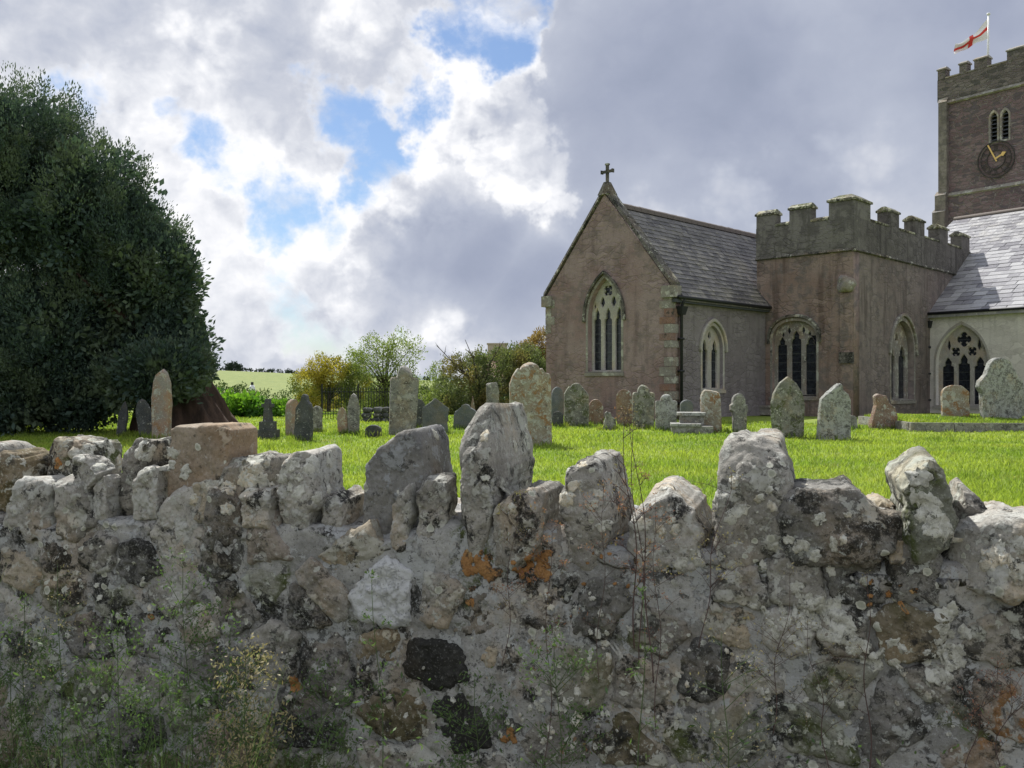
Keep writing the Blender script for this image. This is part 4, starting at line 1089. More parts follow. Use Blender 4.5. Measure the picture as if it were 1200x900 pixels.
# transept / nave side
U2 = np.array([.6, -.8]); V2 = np.array([.8, .6]); N0 = np.array([17.48, 38.5])
fN = Fr((N0[0], N0[1], 0), U2, -V2)
op5 = arch(1.30, 2.12, .30, 2.05, 3.62)
link('nave_wall', panel(fN, [(-.6, -.2), (9, -.2), (9, 4.2), (-.6, 4.2)], [op5], -.6, 0, 'nave_wall'), M['cream'], church)
c5 = 1.30
hs = [cusped(c5 - .66, .50, .38, 1.75, 2.3), cusped(c5, .50, .38, 1.85, 2.42), cusped(c5 + .66, .50, .38, 1.75, 2.3), foil(c5 - .34, 2.52, .20), foil(c5 + .34, 2.52, .20), foil(c5, 3.02, .30, rot=0),
      dagger(c5 - .62, 2.78, .16, .5), dagger(c5 + .62, 2.78, .16, .5)]
window(fN, c5, 2.12, .30, 2.05, 3.62, hs, M['ashlar'], depth=.20, surround=.10, hood=False, label='three-light window with quatrefoil tracery in the cream wall')
gutter(fN, -.2, 9.2, 4.12, .24, -.06, 0)
tn = .62; QL = 8.4; a_l = -3.35
mb = MB()
e0 = fN.p(a_l, 4.10, .22); L_ = 12.5; up_ = -fN.n * (QL + .22) + np.array([0, 0, tn * (QL + .22)])
mb.box(e0 - np.array([0, 0, .16]), fN.u * L_, up_, np.array([0, 0, .12]))
r0 = e0 + up_; dn_ = -fN.n * (QL + .2) - np.array([0, 0, tn * (QL + .2)]); mb.box(r0 - np.array([0, 0, .165]), fN.u * L_, dn_, np.array([0, 0, .12]))
nroof = link('nave_roof', mb.mesh('nave_roof'), M['slate_nave'], church)
dupn = up_ / np.linalg.norm(up_); nrn = np.cross(fN.u, dupn); nrn = nrn if nrn[2] > 0 else -nrn
slates(e0 - np.array([0, 0, .035]), fN.u, dupn, nrn, L_, np.linalg.norm(up_), .50, .36, 'slate', M['slate_nave'], nroof, each=True, lim=8.2)
mb = MB(); mb.tube([r0 + np.array([0, 0, .02]), r0 + fN.u * L_ + np.array([0, 0, .02])], .11, 8); link('ridge', mb.mesh('ridge', True), M['ridge'], nroof)
mb = MB(); fN.box(mb, a_l, a_l + .3, 3.0, 4.1, -QL * 2, -.1)
mb.add([fN.p(a_l, 4.0, -.0), fN.p(a_l, 4.0 + tn * QL, -QL), fN.p(a_l, 4.0, -2 * QL)], [[0, 1, 2]]); link('nave_end_wall', mb.mesh('nave_end_wall'), M['cream'], church)

# tower
T0 = np.array([24.55, 52.0]); fT = Fr((T0[0], T0[1], 0), U2, -V2); TW = 7.2
lou = []
for cx_ in (2.56, 3.16): lou.append(arch(cx_, .38, 14.35, 15.6, 15.95))
low = MB(); fT.box(low, -.05, TW, -.2, 11.8, -7, 0); link('tower_lower_stage', low.mesh('tower_lower_stage'), M['tower'], church)
tw = link('tower_upper_stage', panel(fT, [(.03, 11.8), (TW, 11.8), (TW, 17.05), (.03, 17.05)], lou, -.6, -.06, 'tower_upper_stage'), M['tower'], church)
mb = MB(); fT.box(mb, .03, TW, 11.8, 17.05, -7, -.62); link('tower_core', mb.mesh('tower_core'), M['tower'], church)
for cx_ in (2.56, 3.16):
    wd = link('belfry_window', panel(fT, arch(cx_, .56, 14.25, 15.6, 16.08), [arch(cx_, .36, 14.36, 15.6, 15.93)], -.40, -.035, 'belfry_window', .01), M['ashlar_grey'], church)
    for kk in range(7):
        z = 14.42 + kk * .215; mb = MB(); mb.box(fT.p(cx_ - .19, z, -.12), fT.u * .38, -fT.n * .26 + np.array([0, 0, .13]), np.array([0, 0, .03])); link('louvre', mb.mesh('louvre'), M['wood_dark'], wd)
    mb = MB(); fT.box(mb, cx_ - .2, cx_ + .2, 14.3, 15.95, -.59, -.5); link('dark_back', mb.mesh('dark_back'), M['iron'], wd)
for z, pr in ((11.84, .10), (17.08, .13)):
    mb = MB(); p = [fT.p(-.02, z - .12, 0), fT.p(-.02, z - .06, pr), fT.p(-.02, z + .12, .0), fT.p(-.02, z + .12, -.2)]; q = [x + fT.u * TW for x in p]
    mb.add(p + q, [[0, 1, 2, 3], [7, 6, 5, 4], [0, 4, 5, 1], [1, 5, 6, 2], [2, 6, 7, 3], [3, 7, 4, 0]]); link('string_course', mb.mesh('string_course'), M['ashlar_grey'], church)
mb = MB(); fT.box(mb, -.55, TW, 17.2, 18.45, -.5, .03); link('tower_parapet', mb.mesh('tower_parapet'), M['tower_grey'], church)
mb = MB(); mb.box(fT.p(-.55, 17.2, -.51), -fT.n * 6.5, fT.u * .5, np.array([0, 0, 1.25])); mb.box(fT.p(-.3, 17.3, -6.9), fT.u * 7.4, -fT.n * .4, np.array([0, 0, 1.2])); link('tower_parapet', mb.mesh('tower_parapet'), M['tower_grey'], church)
# corner buttress in dressed stone
for z0, z1, w_, pr in ((-.2, 10.9, .66, .40), (10.9, 11.85, .56, .30), (11.85, 17.1, .42, .18)):
    mb = MB(); fT.box(mb, -w_, .06, z0, z1, -.6, pr); link('corner_buttress', mb.mesh('corner_buttress'), M['buttress'], church)
    mb = MB(); mb.add([fT.p(-w_ - .03, z1, pr + .03), fT.p(.08, z1, pr + .03), fT.p(.08, z1 + .28, 0.02), fT.p(-w_ - .03, z1 + .28, .02)], [[0, 1, 2, 3]]); link('weathering', mb.mesh('weathering'), M['ashlar_grey'], church)
for a0, a1 in ((-.52, -.08), (.72, 1.12), (1.55, 2.25), (3.3, 4.3), (5.3, 6.2)): merlon(fT, a0, a1, 18.45, 18.98, M['tower_grey'], M['ashlar_grey'], .20, .45)
for a0, a1 in ((-.06, .70), (1.14, 1.53), (2.27, 3.28), (4.32, 5.28)):
    mb = MB(); cap(mb, fT, a0 + .02, a1 - .02, 18.452, -.45, .05, .14, .03, .3); link('embrasure_coping', mb.mesh('embrasure_coping'), M['ashlar_grey'], church)
for q in (2.0, 4.4, 6.2):
    mb = MB(); mb.box(fT.p(-.55, 18.45, -q), fT.u * .45, -fT.n * .7, np.array([0, 0, .7])); link('merlon', mb.mesh('merlon'), M['tower_grey'], church)

# clock
CZ = 13.35; CX = 2.70; CRd = 1.0
ck = empty('clock', fT.p(CX, CZ, -.03), label='black skeleton church clock with gilded hands and Roman numerals, on the tower face', category='clock')


def ring(r0, r1, n=48): return [(CX + r1 * math.cos(2 * math.pi * i / n), CZ + r1 * math.sin(2 * math.pi * i / n)) for i in range(n)], [[(CX + r0 * math.cos(2 * math.pi * i / n), CZ + r0 * math.sin(2 * math.pi * i / n)) for i in range(n)]]


for r0_, r1_ in ((.955, 1.0), (.80, .825), (.47, .51)):
    o_, h_ = ring(r0_, r1_); link('ring', panel(fT, o_, h_, -.02, .03, 'ring'), M['clock'], ck)


def stroke(mb, x0, y0, x1, y1, w, n0, n1):
    d = np.array([x1 - x0, y1 - y0]); d /= np.linalg.norm(d); q = np.array([-d[1], d[0]]) * w / 2
    pts = [(x0 - q[0], y0 - q[1]), (x1 - q[0], y1 - q[1]), (x1 + q[0], y1 + q[1]), (x0 + q[0], y0 + q[1])]
    V = [fT.p(CX + a, CZ + z, n0) for a, z in pts] + [fT.p(CX + a, CZ + z, n1) for a, z in pts]
    mb.add(V, [[3, 2, 1, 0], [4, 5, 6, 7]] + [[i, (i + 1) % 4, 4 + (i + 1) % 4, 4 + i] for i in range(4)])


NUM = ['XII', 'I', 'II', 'III', 'IIII', 'V', 'VI', 'VII', 'VIII', 'IX', 'X', 'XI']
for h in range(12):
    th = math.pi / 2 - h * math.pi / 6; rd = np.array([math.cos(th), math.sin(th)]); tg = np.array([math.sin(th), -math.cos(th)])
    adv = {'I': .055, 'V': .12, 'X': .12}; tot = sum(adv[c] for c in NUM[h]); x = -tot / 2; mb = MB()
    for c in NUM[h]:
        xc = x + adv[c] / 2; x += adv[c]

        def pt(xx, r): return rd * r + tg * xx
        segs = {'I': [((0, .54), (0, .79))], 'V': [((-.045, .79), (0, .54)), ((.045, .79), (0, .54))], 'X': [((-.045, .54), (.045, .79)), ((.045, .54), (-.045, .79))]}[c]
        for (xa, ra), (xb, rb_) in segs:
            a = pt(xc + xa, ra); b = pt(xc + xb, rb_); stroke(mb, a[0], a[1], b[0], b[1], .016, .0, .02)
    link('numeral', mb.mesh('numeral'), M['clock'], ck)
mb = MB(); stroke(mb, .08, -.13, -.38, .82, .07, .09, .11); link('minute_hand', mb.mesh('minute_hand'), M['gold'], ck)
mb = MB(); stroke(mb, 0, 0, .38, .18, .08, .12, .14)
dpt = [(.30, .14), (.44, .08), (.60, .28), (.40, .32)]; V_ = [fT.p(CX + a, CZ + z, .118) for a, z in dpt] + [fT.p(CX + a, CZ + z, .146) for a, z in dpt]
mb.add(V_, [[3, 2, 1, 0], [4, 5, 6, 7]] + [[i, (i + 1) % 4, 4 + (i + 1) % 4, 4 + i] for i in range(4)])
link('hour_hand', mb.mesh('hour_hand'), M['gold'], ck)

# flag and pole


def P(px, py, Y): return np.array([(px - 600) / F * Y, Y, EYE - (py - 450) / F * Y])


FY = 54.0
pole = empty('flagpole', P(1157.5, 95, FY), label='slim white flagpole standing on the tower roof', category='flagpole')
b0 = P(1157.5, 95, FY); t0 = P(1158.5, 18, FY); mb = MB(); mb.tube([b0, t0], [.075, .05], 10); link('pole', mb.mesh('pole', True), M['pole'], pole)
mb = MB(); mb.tube([t0, t0 + [0, 0, .06], t0 + [0, 0, .12], t0 + [0, 0, .16]], [.05, .11, .10, .02], 10); link('finial', mb.mesh('finial', True), M['pole'], pole)
nu, nv = 33, 21; V = []
hoT, hoB = P(1157.2, 22, FY), P(1157.2, 45, FY)
flT, flB = P(1119, 52, FY - .6), P(1117, 66, FY - .2)
for i in range(nu):
    s = i / (nu - 1)
    for j in range(nv):
        q = j / (nv - 1); a = hoT * (1 - q) + hoB * q; b = flT * (1 - q) + flB * q
        p = a * (1 - s) + b * s; nar = 1 - .35 * math.sin(math.pi * s); mid = (hoT + hoB) / 2 * (1 - s) + (flT + flB) / 2 * s
        p = mid + (p - mid) * nar; wv_ = math.sin(s * 9 + q * 2.2) * .16 * s + math.sin(q * 7 + s * 4) * .13 * (.2 + s)
        V.append([p[0] + wv_ * .25, p[1] + wv_, p[2] - .10 * math.sin(s * math.pi) + .03 * math.sin(s * 14 + q * 3)])
idx = np.arange(nu * nv).reshape(nu, nv); red = []; wht = []
for i in range(nu - 1):
    for j in range(nv - 1):
        f = [idx[i, j], idx[i + 1, j], idx[i + 1, j + 1], idx[i, j + 1]]
        (red if (8 <= j < 12) or (14 <= i < 18) else wht).append(f)
me = mesh_np('flag', V, np.array(wht + red), True); me.materials.append(M['flag_white']); me.materials.append(M['flag_red'])
me.polygons.foreach_set('material_index', [0] * len(wht) + [1] * len(red))
fl = bpy.data.objects.new('flag', me); COL.objects.link(fl); fl['label'] = 'white flag with a red cross streaming from the tower flagpole'; fl['category'] = 'flag'

# ------------------------------------------------------------------ gravestones


def prof(kind):
    """unit outline x -.5...5, z 0..1"""
    def arc(cx, cz, rx, rz, a0, a1, n=10): return [(cx + rx * math.cos(math.radians(a0 + (a1 - a0) * i / n)), cz + rz * math.sin(math.radians(a0 + (a1 - a0) * i / n))) for i in range(n + 1)]
    if kind == 'round': return [(-.5, 0), (.5, 0)] + arc(0, .76, .5, .24, 0, 180)
    if kind == 'lowround': return [(-.5, 0), (.5, 0)] + arc(0, .6, .5, .4, 0, 180)
    if kind == 'lancet': return [(-.44, 0), (.46, 0), (.5, .62), (.40, .82), (.22, .95), (0, 1), (-.22, .95), (-.40, .82), (-.5, .62)]
    if kind == 'pointed': return [(-.46, 0), (.46, 0), (.5, .55), (.42, .74), (.24, .90), (0, 1), (-.24, .90), (-.42, .74), (-.5, .55)]
    if kind == 'gable': return [(-.5, 0), (.5, 0), (.5, .74), (0, 1), (-.5, .74)]
    if kind == 'shoulder': return [(-.46, 0), (.46, 0), (.5, .78), (.44, .82), (.30, .82)] + arc(0, .82, .28, .18, 0, 180) + [(-.30, .82), (-.44, .82), (-.5, .78)]
    if kind == 'broad': return [(-.5, 0), (.5, 0), (.5, .80), (.47, .86), (.36, .87), (.30, .93)] + arc(0, .88, .25, .12, 10, 170) + [(-.30, .93), (-.42, .84), (-.5, .74)]
    if kind == 'cherub': return [(-.30, 0), (.40, 0), (.42, .52), (.5, .58), (.46, .72), (.34, .74)] + arc(0, .80, .36, .20, -10, 190) + [(-.36, .74), (-.48, .70), (-.48, .58), (-.34, .52)]
    if kind == 'ornate': return [(-.38, 0), (.46, 0), (.46, .40), (.5, .50), (.47, .62), (.36, .70), (.30, .80)] + arc(-.02, .84, .26, .16, 0, 180) + [(-.30, .80), (-.34, .72), (-.47, .62), (-.5, .52), (-.42, .42)]
    if kind == 'broken': return [(-.5, 0), (.48, 0), (.50, .3), (.40, .62), (.22, .70), (.10, .93), (-.16, 1.0), (-.28, .92), (-.24, .66), (-.34, .40)]
    if kind == 'flat': return [(-.5, 0), (.5, 0), (.5, .97), (.3, 1), (-.3, 1), (-.5, .97)]
    if kind == 'wavy': return [(-.5, 0), (.5, 0), (.44, .72), (.36, .80), (.22, .86)] + arc(.02, .86, .18, .14, 0, 180) + [(-.20, .86), (-.32, .78), (-.44, .70)]
    if kind == 'tri': return [(-.5, 0), (.5, 0), (.16, .7), (0, 1), (-.14, .7)]


GS = [  # px left, right, top, base, kind, material, yaw, lean, thickness, label
 (177, 201, 433, 516, 'lancet', 'gs_pink', -.25, .01, .16, 'tall narrow pointed headstone, pink and grey, at the foot of the yew'),
 (163, 181, 467, 513, 'lancet', 'gs_dark', .3, -.12, .12, 'slate headstone leaning behind the tall pink one, yew shade put into its dark colour'),  # dark material carries the yew's shade on this stone
 (136, 147, 470, 512, 'pointed', 'gs_dark', .2, .12, .14, 'thin stone leaning under the yew, the shade there put into its dark colour'),  # also coloured dark for the shade it stands in
 (335.5, 350, 469, 513, 'round', 'gs_pink', .75, .03, .12, 'narrow pinkish headstone seen edge-on just left of a dark one'),
 (343.5, 367, 463, 518, 'wavy', 'gs_dark', -.3, .03, .14, 'near-black shouldered headstone in the left group'),
 (364, 378, 476, 508, 'round', 'gs_grey', .3, .02, .12, 'small grey round headstone half hidden by the near-black one'),
 (395, 408, 479, 511, 'lancet', 'gs_pink', .15, -.02, .12, 'small pale pointed headstone, shorter of the pair'),
 (407, 422, 462, 511, 'lancet', 'gs_grey', .15, .0, .12, 'taller slim grey headstone with pale tip, of the pair'),
 (454, 488, 428, 512, 'shoulder', 'gs_grey', .25, .05, .2, 'tall dark grey headstone with rounded shoulders, left of the slate gable stone'),
 (480, 497, 467, 502, 'round', 'gs_dark', .25, .03, .12, 'dark headstone tucked behind the tall grey one'),
 (495, 525, 468, 510, 'gable', 'gs_slate', .15, .0, .10, 'dark slate headstone with a gabled top'),
 (530, 560, 473, 503, 'wavy', 'gs_slate', -.2, .02, .12, 'low dark headstone with a wavy top behind the tall coping stone'),
 (548, 560, 464, 494, 'tri', 'gs_red', 0, .0, .14, 'small rust coloured pointed stone under the bushes'),
 (570.5, 585, 448, 494, 'flat', 'gs_grey', .5, .0, .26, 'square grey pillar tombstone before the bushes'),
 (598, 647, 425, 522, 'broad', 'gs_orange', .12, -.02, .24, 'large headstone blotched with orange lichen, biggest on the lawn'),
 (645.5, 660, 453, 497, 'round', 'gs_slate', .3, .02, .12, 'slim grey round-topped headstone beside the orange blotched one'),
 (647, 660, 481, 500, 'lowround', 'gs_dark', 0, .0, .14, 'low black stub stone at the foot of a slim headstone'),
 (661, 690, 448, 499, 'broad', 'gs_green', .05, .0, .18, 'grey-green headstone with stepped shoulders, left of the gable'),
 (689, 707, 467, 498, 'lowround', 'gs_red', 0, .0, .12, 'low reddish round headstone against the gable wall'),
 (705, 722, 482, 504, 'broken', 'gs_grey', 0, .0, .16, 'small broken grey stump of a headstone'),
 (722, 741, 456, 501, 'round', 'gs_red', -.3, .0, .12, 'brown round-topped headstone with darker left edge'),
 (741, 767, 450, 502.5, 'shoulder', 'gs_green', .05, .0, .16, 'mossy headstone with round head and shoulders beneath the gable'),
 (767, 793, 462, 505, 'shoulder', 'gs_mottled', -.1, .02, .14, 'pale grey shouldered headstone at the church corner'),
 (797, 812, 468, 499, 'round', 'gs_slate', 0, .0, .12, 'small slate-grey headstone behind the stepped tomb'),
 (822, 846, 454, 506.5, 'round', 'gs_orange', .15, -.03, .14, 'round-topped headstone speckled with orange before the two-light window'),
 (855, 876, 461, 507.5, 'cherub', 'gs_grey', .05, .0, .18, 'headstone with rounded head on narrow body'),
 (903, 943, 441, 513, 'pointed', 'gs_green', .1, .0, .14, 'tall pointed-arch headstone with a pale rim, before the chapel'),
 (956, 997, 447, 515, 'wavy', 'gs_mottled', .12, .05, .16, 'pale mottled headstone with curved shoulders, tilted'),
 (992, 1004, 487, 504, 'lowround', 'gs_grey', .0, .0, .14, 'little grey stone beside the tilted mottled headstone'),
 (1016, 1052, 461, 503.5, 'broken', 'gs_red', .1, .0, .2, 'broken rust-red headstone below the recessed window'),
 (428.5, 447, 499, 514, 'lowround', 'gs_dark', 0, .0, .22, 'small dark rounded footstone on the lawn'),
 (1104, 1135, 451, 490, 'round', 'gs_orange', -.05, .0, .16, 'reddish round-topped headstone standing on the raised plot'),
 (1143, 1199, 419, 491, 'ornate', 'gs_mottled', .08, .0, .22, 'large pale ornate headstone standing on the raised plot'),
 (1189, 1212, 452, 490, 'round', 'gs_mottled', .0, .0, .16, 'grey headstone at the right edge of the raised plot'),
]
for i, (l, r, tp, bs, kd, mt, yaw, lean, thk, lab) in enumerate(GS):
    zb = .28 if 'raised plot' in lab else 0.0
    d = (EYE - zb) * F / (bs - 450); w = (r - l) / F * d; h = (bs - tp) / F * d; cx = ((l + r) / 2 - 600) / F * d
    w = w / max(.55, math.cos(yaw)) - thk * abs(math.sin(yaw)) * .8
    pr_ = [(a * w, z * (h + .12) - .12 if z <= 0 else z * h) for a, z in prof(kd)]
    V, Fs = stone_verts(pr_, thk, p=14, nth=120, nface=9, nrim=10, smooth=0, amp=.010, famp=.004, chips=1 if kd != 'broken' else 3, seed=i + 400, freq=4, jag=.006, c=(0, h * .55))
    V[:, 1] -= thk / 2
    o = link('gravestone', mesh_np('gravestone', V, Fs, True), M[mt]); o.location = (cx, d, zb + (lawn_z(np.array([[cx, d, 0.]]))[0] if zb == 0 else 0))
    o.rotation_euler = (random.uniform(-.03, .03), lean, yaw); o['label'] = lab; o['category'] = 'gravestone'; o['group'] = 'headstones in the churchyard'

TX, TY = [], []
for o in [o for o in COL.objects if o.name.startswith('gravestone')]:
    w_ = o.dimensions.x if o.dimensions.x else .6; n = 130; TX.append(o.location.x + rng.uniform(-.5, .5, n) * (w_ + .25)); TY.append(o.location.y + rng.normal(0, .11, n) - .05)
TX = np.concatenate(TX); TY = np.concatenate(TY); n = 2600; cx_ = rng.uniform(-.6, .6, 90); cy_ = 5 * (25 / 5) ** rng.uniform(0, 1, 90); pk = rng.integers(0, 90, n)
TX = np.concatenate([TX, cx_[pk] * cy_[pk] + rng.normal(0, .07, n)]); TY = np.concatenate([TY, cy_[pk] + rng.normal(0, .07, n)])
kp = ~in_church(TX, TY); TX, TY = TX[kp], TY[kp]; TZ = lawn_z(np.stack([TX, TY, TX * 0], 1)) - .01
blades('tufts', TX, TY, TZ, rng.uniform(.09, .20, len(TX)), np.maximum(.006, .0008 * TY), M['tuft'], lean=.35, kind='stuff')

# small cross monument (left group)
d = EYE * F / (515.6 - 450); mon = empty('monument', P(314, 515.6, d) * [1, 1, 0], label='small dark stone cross monument on a stepped plinth, left of the headstone group', category='monument')
fm = Fr((mon.location.x, d, 0), (.97, -.2), (-.2, -.97))
mb = MB(); fm.box(mb, -.19, .19, -.05, .22, -.19, .19); fm.box(mb, -.14, .14, .22, .40, -.14, .14); link('plinth', mb.mesh('plinth'), M['gs_dark'], mon)
mb = MB(); b = [fm.p(s * .085, .40, q * .085) for s, q in ((-1, 1), (1, 1), (1, -1), (-1, -1))]; t_ = [fm.p(s * .05, .88, q * .05) for s, q in ((-1, 1), (1, 1), (1, -1), (-1, -1))]
mb.add(b + t_, [[3, 2, 1, 0], [4, 5, 6, 7]] + [[i, (i + 1) % 4, 4 + (i + 1) % 4, 4 + i] for i in range(4)]); fm.box(mb, -.13, .13, .70, .78, -.045, .045); link('cross_shaft', mb.mesh('cross_shaft'), M['gs_dark'], mon)

# stepped table tomb
d = 22.3; tb = empty('tomb', (P(810, 508, d)[0], d, 0), label='low stepped table tomb with worn slab tops beside the downpipe', category='tomb'); ft = Fr((tb.location.x, d, 0), (.98, -.15), (-.15, -.98))
for nm_, a in (('base', (-.48, .50, -.05, .19, -.5, .42)), ('base_slab', (-.50, .22, .192, .25, -.5, .46)), ('chest', (-.27, .31, .19, .43, -.9, -.1)), ('top_slab', (-.33, .36, .432, .50, -1.0, -.04))):
    mb = MB(); ft.box(mb, *a); me = mb.mesh(nm_); link(nm_, me, M['gs_mottled'] if 'slab' in nm_ else M['gs_grey'], tb)

# raised plot with kerb
pl = empty('grave_plot', (P(1130, 508, 22.3)[0], 22.3, 0), label='raised turf plot edged with long stone kerbs at the right of the lawn', category='grave plot')
fp = Fr((P(1067, 506.5, 22.9)[0], 22.9, 0), (.994, -.11), (-.11, -.994)); x = 0
for w_ in (1.05, 1.75, 1.3, 1.5): mb = MB(); fp.box(mb, x + .008, x + w_ - .008, -.1, .235 + random.uniform(-.01, .01), -.16, random.uniform(-.01, .01)); link('kerb_stone', mb.mesh('kerb_stone'), M['gs_grey'], pl); x += w_
for q in (0, 1.6, 3.2): mb = MB(); mb.box(fp.p(.0, -.1, -.17 - q), fp.u * .15, -fp.n * 1.58, np.array([0, 0, .335])); link('kerb_stone', mb.mesh('kerb_stone'), M['gs_grey'], pl)
X, Y = np.meshgrid(np.linspace(.12, 5.5, 60), np.linspace(.1, 4.9, 50)); V = np.array([fp.p(a, 0, -b) for a, b in zip(X.ravel(), Y.ravel())]); hz_ = .21 + .07 * np.sin(np.clip(Y.ravel() / 4.9, 0, 1) * math.pi) + .035 * vnoise(V * 1.6, 3); V[:, 2] = hz_
idx = np.arange(3000).reshape(50, 60); Q = np.stack([idx[:-1, :-1].ravel(), idx[:-1, 1:].ravel(), idx[1:, 1:].ravel(), idx[1:, :-1].ravel()], 1); link('turf', mesh_np('turf', V, Q, True), M['lawn'], pl)
n = 16000; a_ = rng.uniform(.1, 5.4, n); b_ = rng.uniform(.08, 4.8, n); PW = np.array([fp.p(a, 0, -b) for a, b in zip(a_, b_)]); PW[:, 2] = .205 + .07 * np.sin(b_ / 4.9 * math.pi) + .035 * vnoise(PW * [1.6, 1.6, 0], 3)
blades('turf_blades', PW[:, 0], PW[:, 1], PW[:, 2], rng.uniform(.05, .11, n), np.full(n, .018), M['blade'], kind='stuff').parent = pl
bpy.data.objects['turf_blades'].matrix_parent_inverse = Matrix.Translation(-pl.location)

# ------------------------------------------------------------------ trees and shrubs


def leaves(C, N_, size, aspect=2.0, curl=.0):
    """rhombic leaves at C facing random with long axis near N_"""
    n = len(C); A = N_ + rng.normal(0, .55, (n, 3)); A /= np.linalg.norm(A, axis=1, keepdims=True) + 1e-9
    B = np.cross(A, rng.normal(0, 1, (n, 3))); B /= np.linalg.norm(B, axis=1, keepdims=True) + 1e-9
    s = size * rng.uniform(.6, 1.4, n)[:, None]
    V = np.stack([C - A * s * .5, C + B * s * .5 / aspect, C + A * s * .5, C - B * s * .5 / aspect], 1).reshape(-1, 3)
    return V, np.arange(n * 4).reshape(n, 4)


def blob_crown(ells, nclump, per, leaf, clump_r, up=.3, aspect=2.0, shell=.75, droop=0, seedn=0, elong=1.0, zmin=.1, rough_edge=False):
    """ells: (centre, radii, weight). clumps on ellipsoid shells -> leaves"""
    wts = np.array([e[2] for e in ells], float); wts /= wts.sum(); Cs = []; Ns = []
    pick = rng.choice(len(ells), nclump, p=wts)
    for k in pick:
        c, r, _ = ells[k]; d = rng.normal(0, 1, 3); d /= np.linalg.norm(d); q = rng.uniform(shell, 1.03)
        if rough_edge and rng.uniform() < .14: q = rng.uniform(1.04, 1.17)
        p = np.array(c) + d * np.array(r) * q
        if p[2] < zmin: p[2] = zmin + rng.uniform(0, .3)
        Cs.append(p); Ns.append(d)
    Cs = np.array(Cs); Ns = np.array(Ns); axis = Ns * .7 + np.array([0, 0, up]); axis /= np.linalg.norm(axis, axis=1, keepdims=True)
    n = nclump * per; ci = np.repeat(np.arange(nclump), per); g = rng.normal(0, 1, (n, 3)); g /= np.linalg.norm(g, axis=1, keepdims=True); g *= rng.uniform(0, 1, n)[:, None] ** .45
    rs = rng.uniform(.6, 1.35, nclump) * clump_r; al = (g * axis[ci]).sum(1, keepdims=True) * axis[ci]
    off = (g - al) + al * elong; C = Cs[ci] + off * rs[ci][:, None]; C[:, 2] = np.maximum(C[:, 2], .02)
    return leaves(C, axis[ci] + off * .6, leaf, aspect)


def limb_tree(name, base, ells, mats, trunk_r, nclump, per, leaf, clump_r, label, cat, group=None, flare=1.0, up=.3, aspect=2, shell=.7, elong=1.0, limbs=7, bark=None, trunk_top=None, extra=None):
    t = empty(name, base, label=label, category=cat)
    if group: t['group'] = group
    base = np.array(base, float); mb = MB(); cc = np.mean([e[0] for e in ells], axis=0); tt = np.array(trunk_top if trunk_top is not None else [base[0] * .6 + cc[0] * .4, base[1] * .6 + cc[1] * .4, cc[2] * .8])
    mb.tube([base - [0, 0, .1], base + (tt - base) * .12, base + (tt - base) * .35, base + (tt - base) * .7, tt], [trunk_r * flare, trunk_r * (1 + (flare - 1) * .4), trunk_r, trunk_r * .8, trunk_r * .5], 14)
    for k in range(limbs):
        e = ells[k % len(ells)]; d = rng.normal(0, 1, 3); d[2] = abs(d[2]) * .7; d /= np.linalg.norm(d); s = base + (tt - base) * rng.uniform(.3, .95); q = np.array(e[0]) + d * np.array(e[1]) * rng.uniform(.7, 1.0); m_ = (s + q) / 2 + rng.normal(0, .15, 3) * np.linalg.norm(q - s) * .4
        mb.tube([s, m_, q], [trunk_r * .38, trunk_r * .2, trunk_r * .05], 6)
    link('trunk', mb.mesh('trunk', True), bark or M['bark'], t)
    V, Q = blob_crown(ells, nclump, per, leaf, clump_r, up, aspect, shell, elong=elong)
    if extra is not None: V2_, Q2_ = extra; Q = np.vstack([Q, Q2_ + len(V)]); V = np.vstack([V, V2_])
    link('crown', mesh_np('crown', V, Q), mats, t); return t


